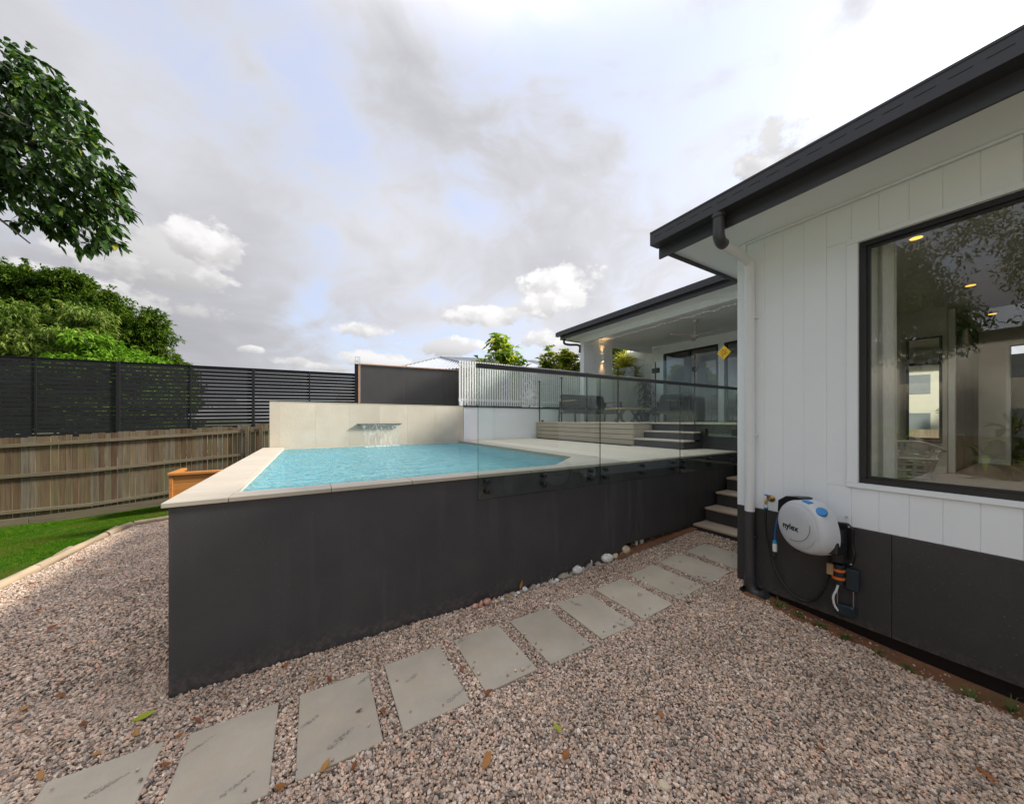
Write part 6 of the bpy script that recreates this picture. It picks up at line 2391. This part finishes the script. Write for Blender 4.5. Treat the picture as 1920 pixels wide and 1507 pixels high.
# ================================================================== SMALL THINGS ON THE GROUND
# shells and pebbles along the foot of the pool wall
def clam(x, y, r, mat_, label, rz, tilt, group='shells along the foot of the pool wall', name='shell', kind_='clam', hgt=.45):
    z = gz(x, y) + .024
    mb = MB()
    if kind_ == 'clam':
        n_, rows_ = 15, 5
        for i in range(rows_ + 1):
            t = i / rows_
            for k in range(n_ + 1):
                a = -1.35 + 2.7 * k / n_
                rad_ = r * t * (1 + .05 * (k % 2))
                mb.v.append((x + math.sin(a) * rad_, y + .0 - math.cos(a) * rad_ * .25, z + math.cos(a) * rad_ * .8 + r * .05))
                if i:
                    pass
        for i in range(rows_):
            for k in range(n_):
                a_ = i * (n_ + 1) + k
                mb.f.append((a_, a_ + 1, a_ + n_ + 2, a_ + n_ + 1))
        mb2 = MB()
        # closed shell: thicken by a domed back
        m = len(mb.v)
        for vx in list(mb.v):
            d_ = math.hypot(vx[0] - x, vx[2] - z) / r
            mb.v.append((vx[0], vx[1] + .012 + r * .35 * max(0, 1 - d_ ** 2), vx[2]))
        for f_ in list(mb.f):
            mb.f.append(tuple(q + m for q in reversed(f_)))
    elif kind_ == 'stone':
        rows_, n_ = 7, 14
        sx, sy = (1.35, .8) if r > .045 else (1.1, .95)
        ph = x * 40
        for i in range(rows_ + 1):
            a = -math.pi / 2 + math.pi * i / rows_
            for k in range(n_):
                b_ = 2 * math.pi * k / n_
                w_ = 1 + .10 * math.sin(2 * b_ + ph) + .07 * math.sin(3 * b_ + 2 * a + ph) + (.05 * math.sin(5 * b_ + 3 * a) if r > .045 else 0)
                mb.v.append((x + sx * w_ * r * math.cos(a) * math.cos(b_), y + sy * w_ * r * math.cos(a) * math.sin(b_), z + r * hgt * 1.5 * (math.sin(a) + .75) * w_))
        for i in range(rows_):
            for k in range(n_):
                mb.f.append((i * n_ + k, i * n_ + (k + 1) % n_, (i + 1) * n_ + (k + 1) % n_, (i + 1) * n_ + k))
    elif kind_ == 'spike':
        for k in range(5):
            a = -1.0 + 2.0 * k / 4 + random.uniform(-.15, .15)
            L_ = r * random.uniform(.9, 1.5)
            mb.tube([(x, y, z), (x + math.sin(a) * L_ * .6, y - .01, z + math.cos(a) * L_ * .6), (x + math.sin(a) * L_, y - .012, z + math.cos(a) * L_)], [r * .26, r * .18, r * .04], 7)
    elif kind_ == 'cone':
        mb.tube([(x, y, z - .005), (x, y, z + r * .5), (x + .003, y, z + r * 1.2), (x + .005, y + .01, z + r * 1.7)], [r * .55, r * .62, r * .4, r * .05], 10)
    elif kind_ == 'flake':
        mb.extrude([(x - r * .3, y, z), (x + r * .3, y, z), (x + r * .55, y, z + r * 1.0), (x + r * .35, y, z + r * 1.6), (x, y, z + r * 1.1)], (0, .008, 0))
    o = mb.build(name, mat_, smooth=True, origin=(x, y, z), label=label, cat='shell' if kind_ != 'stone' else 'stone', group=group)
    o.rotation_euler = (0, tilt, rz)
    return o


SH = [(1.287, 2.875, .020, 'shell_pink', 'stone', 'round pink stone, leftmost of the row along the pool wall'),
      (1.345, 2.87, .026, 'shell_pink', 'cone', 'pink pointed shell, second from the left in the row'),
      (1.412, 2.875, .030, 'shell_pink', 'stone', 'tall orange pink shell stone beside the pointed pink one'),
      (1.50, 2.85, .016, 'shell_cream', 'stone', 'flat cream shell piece right of the pink ones'),
      (1.565, 2.85, .018, 'shell_white', 'stone', 'flat whitish shell piece right of the cream one'),
      (1.64, 2.875, .020, 'shell_cream', 'clam', 'small cream clam shell leaning on the charcoal wall'),
      (1.71, 2.88, .019, 'shell_white', 'clam', 'small white clam shell lying low by the wall'),
      (1.765, 2.875, .016, 'shell_white', 'stone', 'tiny white pebble between two small clams'),
      (1.80, 2.88, .017, 'shell_white', 'clam', 'small white clam shell left of the round white ball shell'),
      (1.852, 2.89, .025, 'shell_white', 'stone', 'round white ball shaped shell below the rusty leaf'),
      (1.945, 2.885, .026, 'shell_white', 'clam', 'greyish white clam shell right of the round ball shell'),
      (2.01, 2.89, .024, 'shell_white', 'spike', 'branching white coral piece, left one'),
      (2.10, 2.885, .018, 'shell_white', 'clam', 'low white shell between the coral pieces'),
      (2.19, 2.89, .030, 'shell_white', 'spike', 'branching white coral piece, second from the left'),
      (2.26, 2.885, .020, 'shell_white', 'stone', 'small white stone right of the second coral piece'),
      (2.36, 2.90, .036, 'shell_white', 'clam', 'broad white clam shell with smooth face'),
      (2.41, 2.91, .024, 'shell_cream', 'flake', 'upright pale green cream flake behind the broad clam'),
      (2.475, 2.90, .027, 'shell_white', 'clam', 'white scallop shell right of the upright flake'),
      (2.56, 2.905, .038, 'shell_white', 'stone', 'large white snail shell like a ball'),
      (2.65, 2.91, .035, 'shell_white', 'spike', 'tall white coral piece with upright fingers'),
      (2.735, 2.905, .036, 'shell_white', 'clam', 'white shell half buried right of the tall coral'),
      (2.80, 2.915, .034, 'shell_white', 'flake', 'grey white upright shell flake'),
      (2.885, 2.91, .052, 'shell_white', 'clam', 'big rough white oyster shell'),
      (3.05, 2.91, .075, 'shell_white', 'stone', 'largest pale rounded rock against the wall'),
      (3.20, 2.925, .055, 'shell_cream', 'stone', 'flat yellowish rock next to the largest one'),
      (3.31, 2.93, .050, 'shell_cream', 'clam', 'yellowish rock shell near the right end of the row'),
      (3.39, 2.93, .042, 'shell_cream', 'stone', 'cream rock at the right end of the row by the wall joint')]
for i, (x, y, r, mt, kd, lab) in enumerate(SH):
    r *= {'stone': 1.25 if r < .045 else .85, 'clam': 2.2, 'spike': 1.5, 'flake': 1.5, 'cone': 1.25}[kd] if r < .05 else (.72 if kd == 'stone' else 1.0)
    clam(x, y, r, mt, lab, random.uniform(-.4, .4), random.uniform(-.3, .3), kind_=kd, name='shell' if kd != 'stone' else 'shell_stone', hgt=.62 if r > .04 else .5)

# dead leaves
FL = bpy.data.meshes.new('fallen_leaf')
pv = []
for i in range(7):
    t = i / 6
    w_ = .23 * math.sin(math.pi * min(1, t * 1.02 + .02)) ** .8
    h_ = .18 * (t - .5) ** 2 * 2
    pv += [(t - .5, -w_, h_ + .09 * w_ * 3), (t - .5, 0, h_), (t - .5, w_, h_ + .12 * w_ * 3)]
fl_f = []
for i in range(6):
    a = i * 3
    fl_f += [(a, a + 1, a + 4, a + 3), (a + 1, a + 2, a + 5, a + 4)]
FL.from_pydata(pv, [], fl_f)
FL.polygons.foreach_set('use_smooth', [True] * len(FL.polygons))
FL.materials.append(MATS['leaf_fallen_brown'])
FG = FL.copy()
FG.materials.clear()
FG.materials.append(MATS['leaf_fallen_green'])
LV = [(-.863, 2.788, .10, 1, 'large yellow green leaf lying on the gravel left of the pool wall corner'), (-.852, 2.665, .05, 0, 'thin brown leaf stalk just below the large yellow green leaf'),
      (-1.134, 2.896, .06, 0, 'orange brown leaf on the gravel left of the yellow green one'), (-1.372, 3.264, .06, 0, 'brown curled leaf far left, right one of a pair'),
      (-1.502, 3.236, .07, 0, 'brown curled leaf far left, left one of a pair'), (-.637, 2.52, .05, 0, 'orange leaf between two lower left pavers'),
      (-.58, 2.60, .055, 0, 'dark brown leaf touching the top corner of a lower left paver'), (-.651, 2.35, .055, 0, 'yellow and brown leaf in the gap between the two lower left pavers'),
      (-.975, 2.606, .05, 0, 'small brown leaf above the lower left paver'), (-1.153, 2.586, .06, 0, 'brown leaf at the upper left edge of the lower left paver'),
      (-.498, 2.763, .05, 0, 'small orange brown leaf near the foot of the pool wall corner'), (.089, 2.56, .06, 0, 'brown leaf at the top edge between two middle pavers'),
      (-.167, 2.87, .055, 0, 'brown leaf on gravel close to the pool wall, below its corner'), (-.012, 2.60, .045, 0, 'tan leaf right above a middle paver'),
      (.049, 1.935, .07, 0, 'orange brown leaf at the bottom edge of a paver'), (.175, 1.851, .07, 0, 'orange upright leaf on gravel below the pavers'),
      (-.135, 1.92, .07, 0, 'orange leaf at the bottom edge near the stained paver'), (.233, 2.20, .045, 0, 'small orange leaf lying on a paver'),
      (1.181, 1.502, .07, 1, 'green and yellow leaf on open gravel in the middle'), (.757, 1.542, .085, 0, 'flat orange brown leaf on open gravel in the foreground'),
      (1.121, 1.359, .07, 0, 'tan narrow leaf standing on the foreground gravel'), (.96, 1.925, .065, 0, 'dark brown leaf at the lower edge of the paver right of centre'),
      (.90, 2.206, .05, 0, 'red brown leaf in the gap between pavers'), (.36, 2.12, .055, 0, 'yellow brown leaf in the gap between middle pavers'),
      (.89, 2.772, .05, 0, 'brown leaf on the gravel near the wall right of centre'), (1.765, 1.261, .05, 0, 'thin dark leaf on the gravel right of centre'),
      (2.3, .70, .06, 0, 'dark brown leaf on the gravel at lower right'), (2.83, .238, .075, 0, 'olive brown leaf near the bottom right corner'),
      (.40, 2.62, .05, 0, 'brown leaf at the top corner of a paver left of centre'), (2.0, .55, .05, 0, 'small orange leaf lying alone in the lower right gravel'),
      (3.05, .80, .05, 0, 'reddish leaf on gravel near the soil strip'), (2.95, 2.72, .05, 0, 'orange leaf on the gravel below the large pale rock'), (2.80, 2.80, .05, 0, 'rust brown leaf leaning by the oyster shell'),
      (4.70, 2.62, .06, 1, 'yellow leaf lying at the foot of the garden steps')]
for i, (x, y, s_, gcol, lab) in enumerate(LV):
    o = bpy.data.objects.new('fallen_leaf', FG if gcol else FL)
    COL.objects.link(o)
    onp = any(a < x < b and c_ < y < d_ for a, b, c_, d_ in PAVERS)
    o.location = (x, y, gz(x, y) + (.030 if onp else .034))
    o.rotation_euler = (random.uniform(-.4, .4), random.uniform(-.35, .35), random.uniform(0, 6.28))
    o.scale = (s_, s_ * random.uniform(.7, 1.1), s_ * random.uniform(.8, 1.6))
    tag(o, lab, 'leaf', 'fallen leaves on the gravel and pavers')
o = bpy.data.objects.new('fallen_leaf', FL)
COL.objects.link(o)
o.location = (1.83, 2.925, .085)
o.rotation_euler = (1.2, -1.1, .2)
o.scale = (.09, .07, .09)
tag(o, 'rusty leaf leaning on the charcoal wall behind the white ball shell', 'leaf', 'fallen leaves on the gravel and pavers')
for k, (x, y) in enumerate([(-1.9, 4.4), (-2.2, 4.9), (-2.5, 5.4), (-2.35, 4.2), (-1.6, 5.2), (-2.7, 5.9), (-2.62, 6.6), (-2.4, 7.3), (-1.6, 3.9), (-2.1, 5.7), (-2.75, 4.9), (-2.3, 8.2), (-1.3, 6.8), (-2.0, 3.6)]):
    o = bpy.data.objects.new('fallen_leaf', FL)
    COL.objects.link(o)
    o.location = (x, y, gz(x, y) + .034)
    o.rotation_euler = (random.uniform(-.4, .4), random.uniform(-.3, .3), random.uniform(0, 6.28))
    o.scale = (.085, .07, .12)
    tag(o, ('dead leaf on the left gravel strip, ' + ['left of the pool wall corner, large', 'by the pool wall shadow edge', 'near the bend of the timber edging', 'small one nearer to the camera', 'mid way, right of the edging', 'touching the timber edging', 'beside the second edging log', 'curled, near the far edging bend', 'close to the charcoal wall', 'pale one in the open middle', 'lying against the nearest edging log', 'farthest one by the edging corner', 'tiny one far along the wall', 'nearest of all to the camera'][k]), 'leaf', 'dead leaves on the left gravel strip')
pbm = MB().lathe((1.444, 1.018, gz(1.444, 1.018) + .02), [(.001, -.012), (.022, -.008), (.028, 0), (.022, .009), (.001, .012)], 12).build('river_pebble', 'shell_cream', smooth=True, label='smooth tan river pebble, larger than the gravel, in the foreground', cat='pebble')

# weeds in the soil strip
WD = [(3.72, 1.43, 'tuft of thin grass beside the downpipe elbow'), (3.70, 1.28, 'small green weed right of the downpipe tuft'), (3.68, 1.12, 'small broad leaved weed on the soil edge below the hose loop'),
      (3.70, .96, 'green weed on the soil edge below the sprinkler'), (3.64, .80, 'spiky pale grass tuft at the gravel edge'), (3.62, .64, 'round bright green weed at the gravel edge'),
      (3.60, .36, 'thin dark grass tuft on the soil at the right'), (3.66, .22, 'sparse weed near the right edge of the picture')]
for i, (x, y, lab) in enumerate(WD):
    mb = MB()
    z = float(soil_z(x, y))
    grass_like = i in (0, 4, 6, 7)
    for k in range(22 if grass_like else 26):
        a = random.uniform(0, 6.28)
        L_ = random.uniform(.05, .13) if grass_like else random.uniform(.02, .05)
        d = Vector((math.cos(a), math.sin(a), 0))
        s_ = Vector((-d.y, d.x, 0)) * (.0025 if grass_like else .011)
        b0 = Vector((x, y, z)) + d * random.uniform(0, .02)
        if grass_like:
            p1, p2 = b0 + d * L_ * .4 + Vector((0, 0, L_ * .55)), b0 + d * L_ + Vector((0, 0, L_ * .45))
            n0 = len(mb.v)
            mb.v += [tuple(b0 - s_), tuple(b0 + s_), tuple(p1 + s_), tuple(p1 - s_), tuple(p2)]
            mb.f += [(n0, n0 + 1, n0 + 2, n0 + 3), (n0 + 3, n0 + 2, n0 + 4)]
        else:
            c0 = b0 + d * L_ * .6 + Vector((0, 0, random.uniform(.005, .035)))
            n0 = len(mb.v)
            mb.v += [tuple(c0 - d * .011), tuple(c0 + s_ + Vector((0, 0, .004))), tuple(c0 + d * .011), tuple(c0 - s_ + Vector((0, 0, .004)))]
            mb.f += [(n0, n0 + 1, n0 + 2, n0 + 3)]
    mb.build('weed', 'weed_green', origin=(x, y, z), label=lab, cat='weed', group='weeds in the soil strip')
# pink flower on the platform edge and a bolt lying on a step
MB().lathe((5.64, 7.86, 1.715), [(.03, 0), (.045, .03), (.02, .05)], 8).build('fallen_flower', 'rust_fabric', label='small pink flower head lying on the left end of the platform edge', cat='flower')
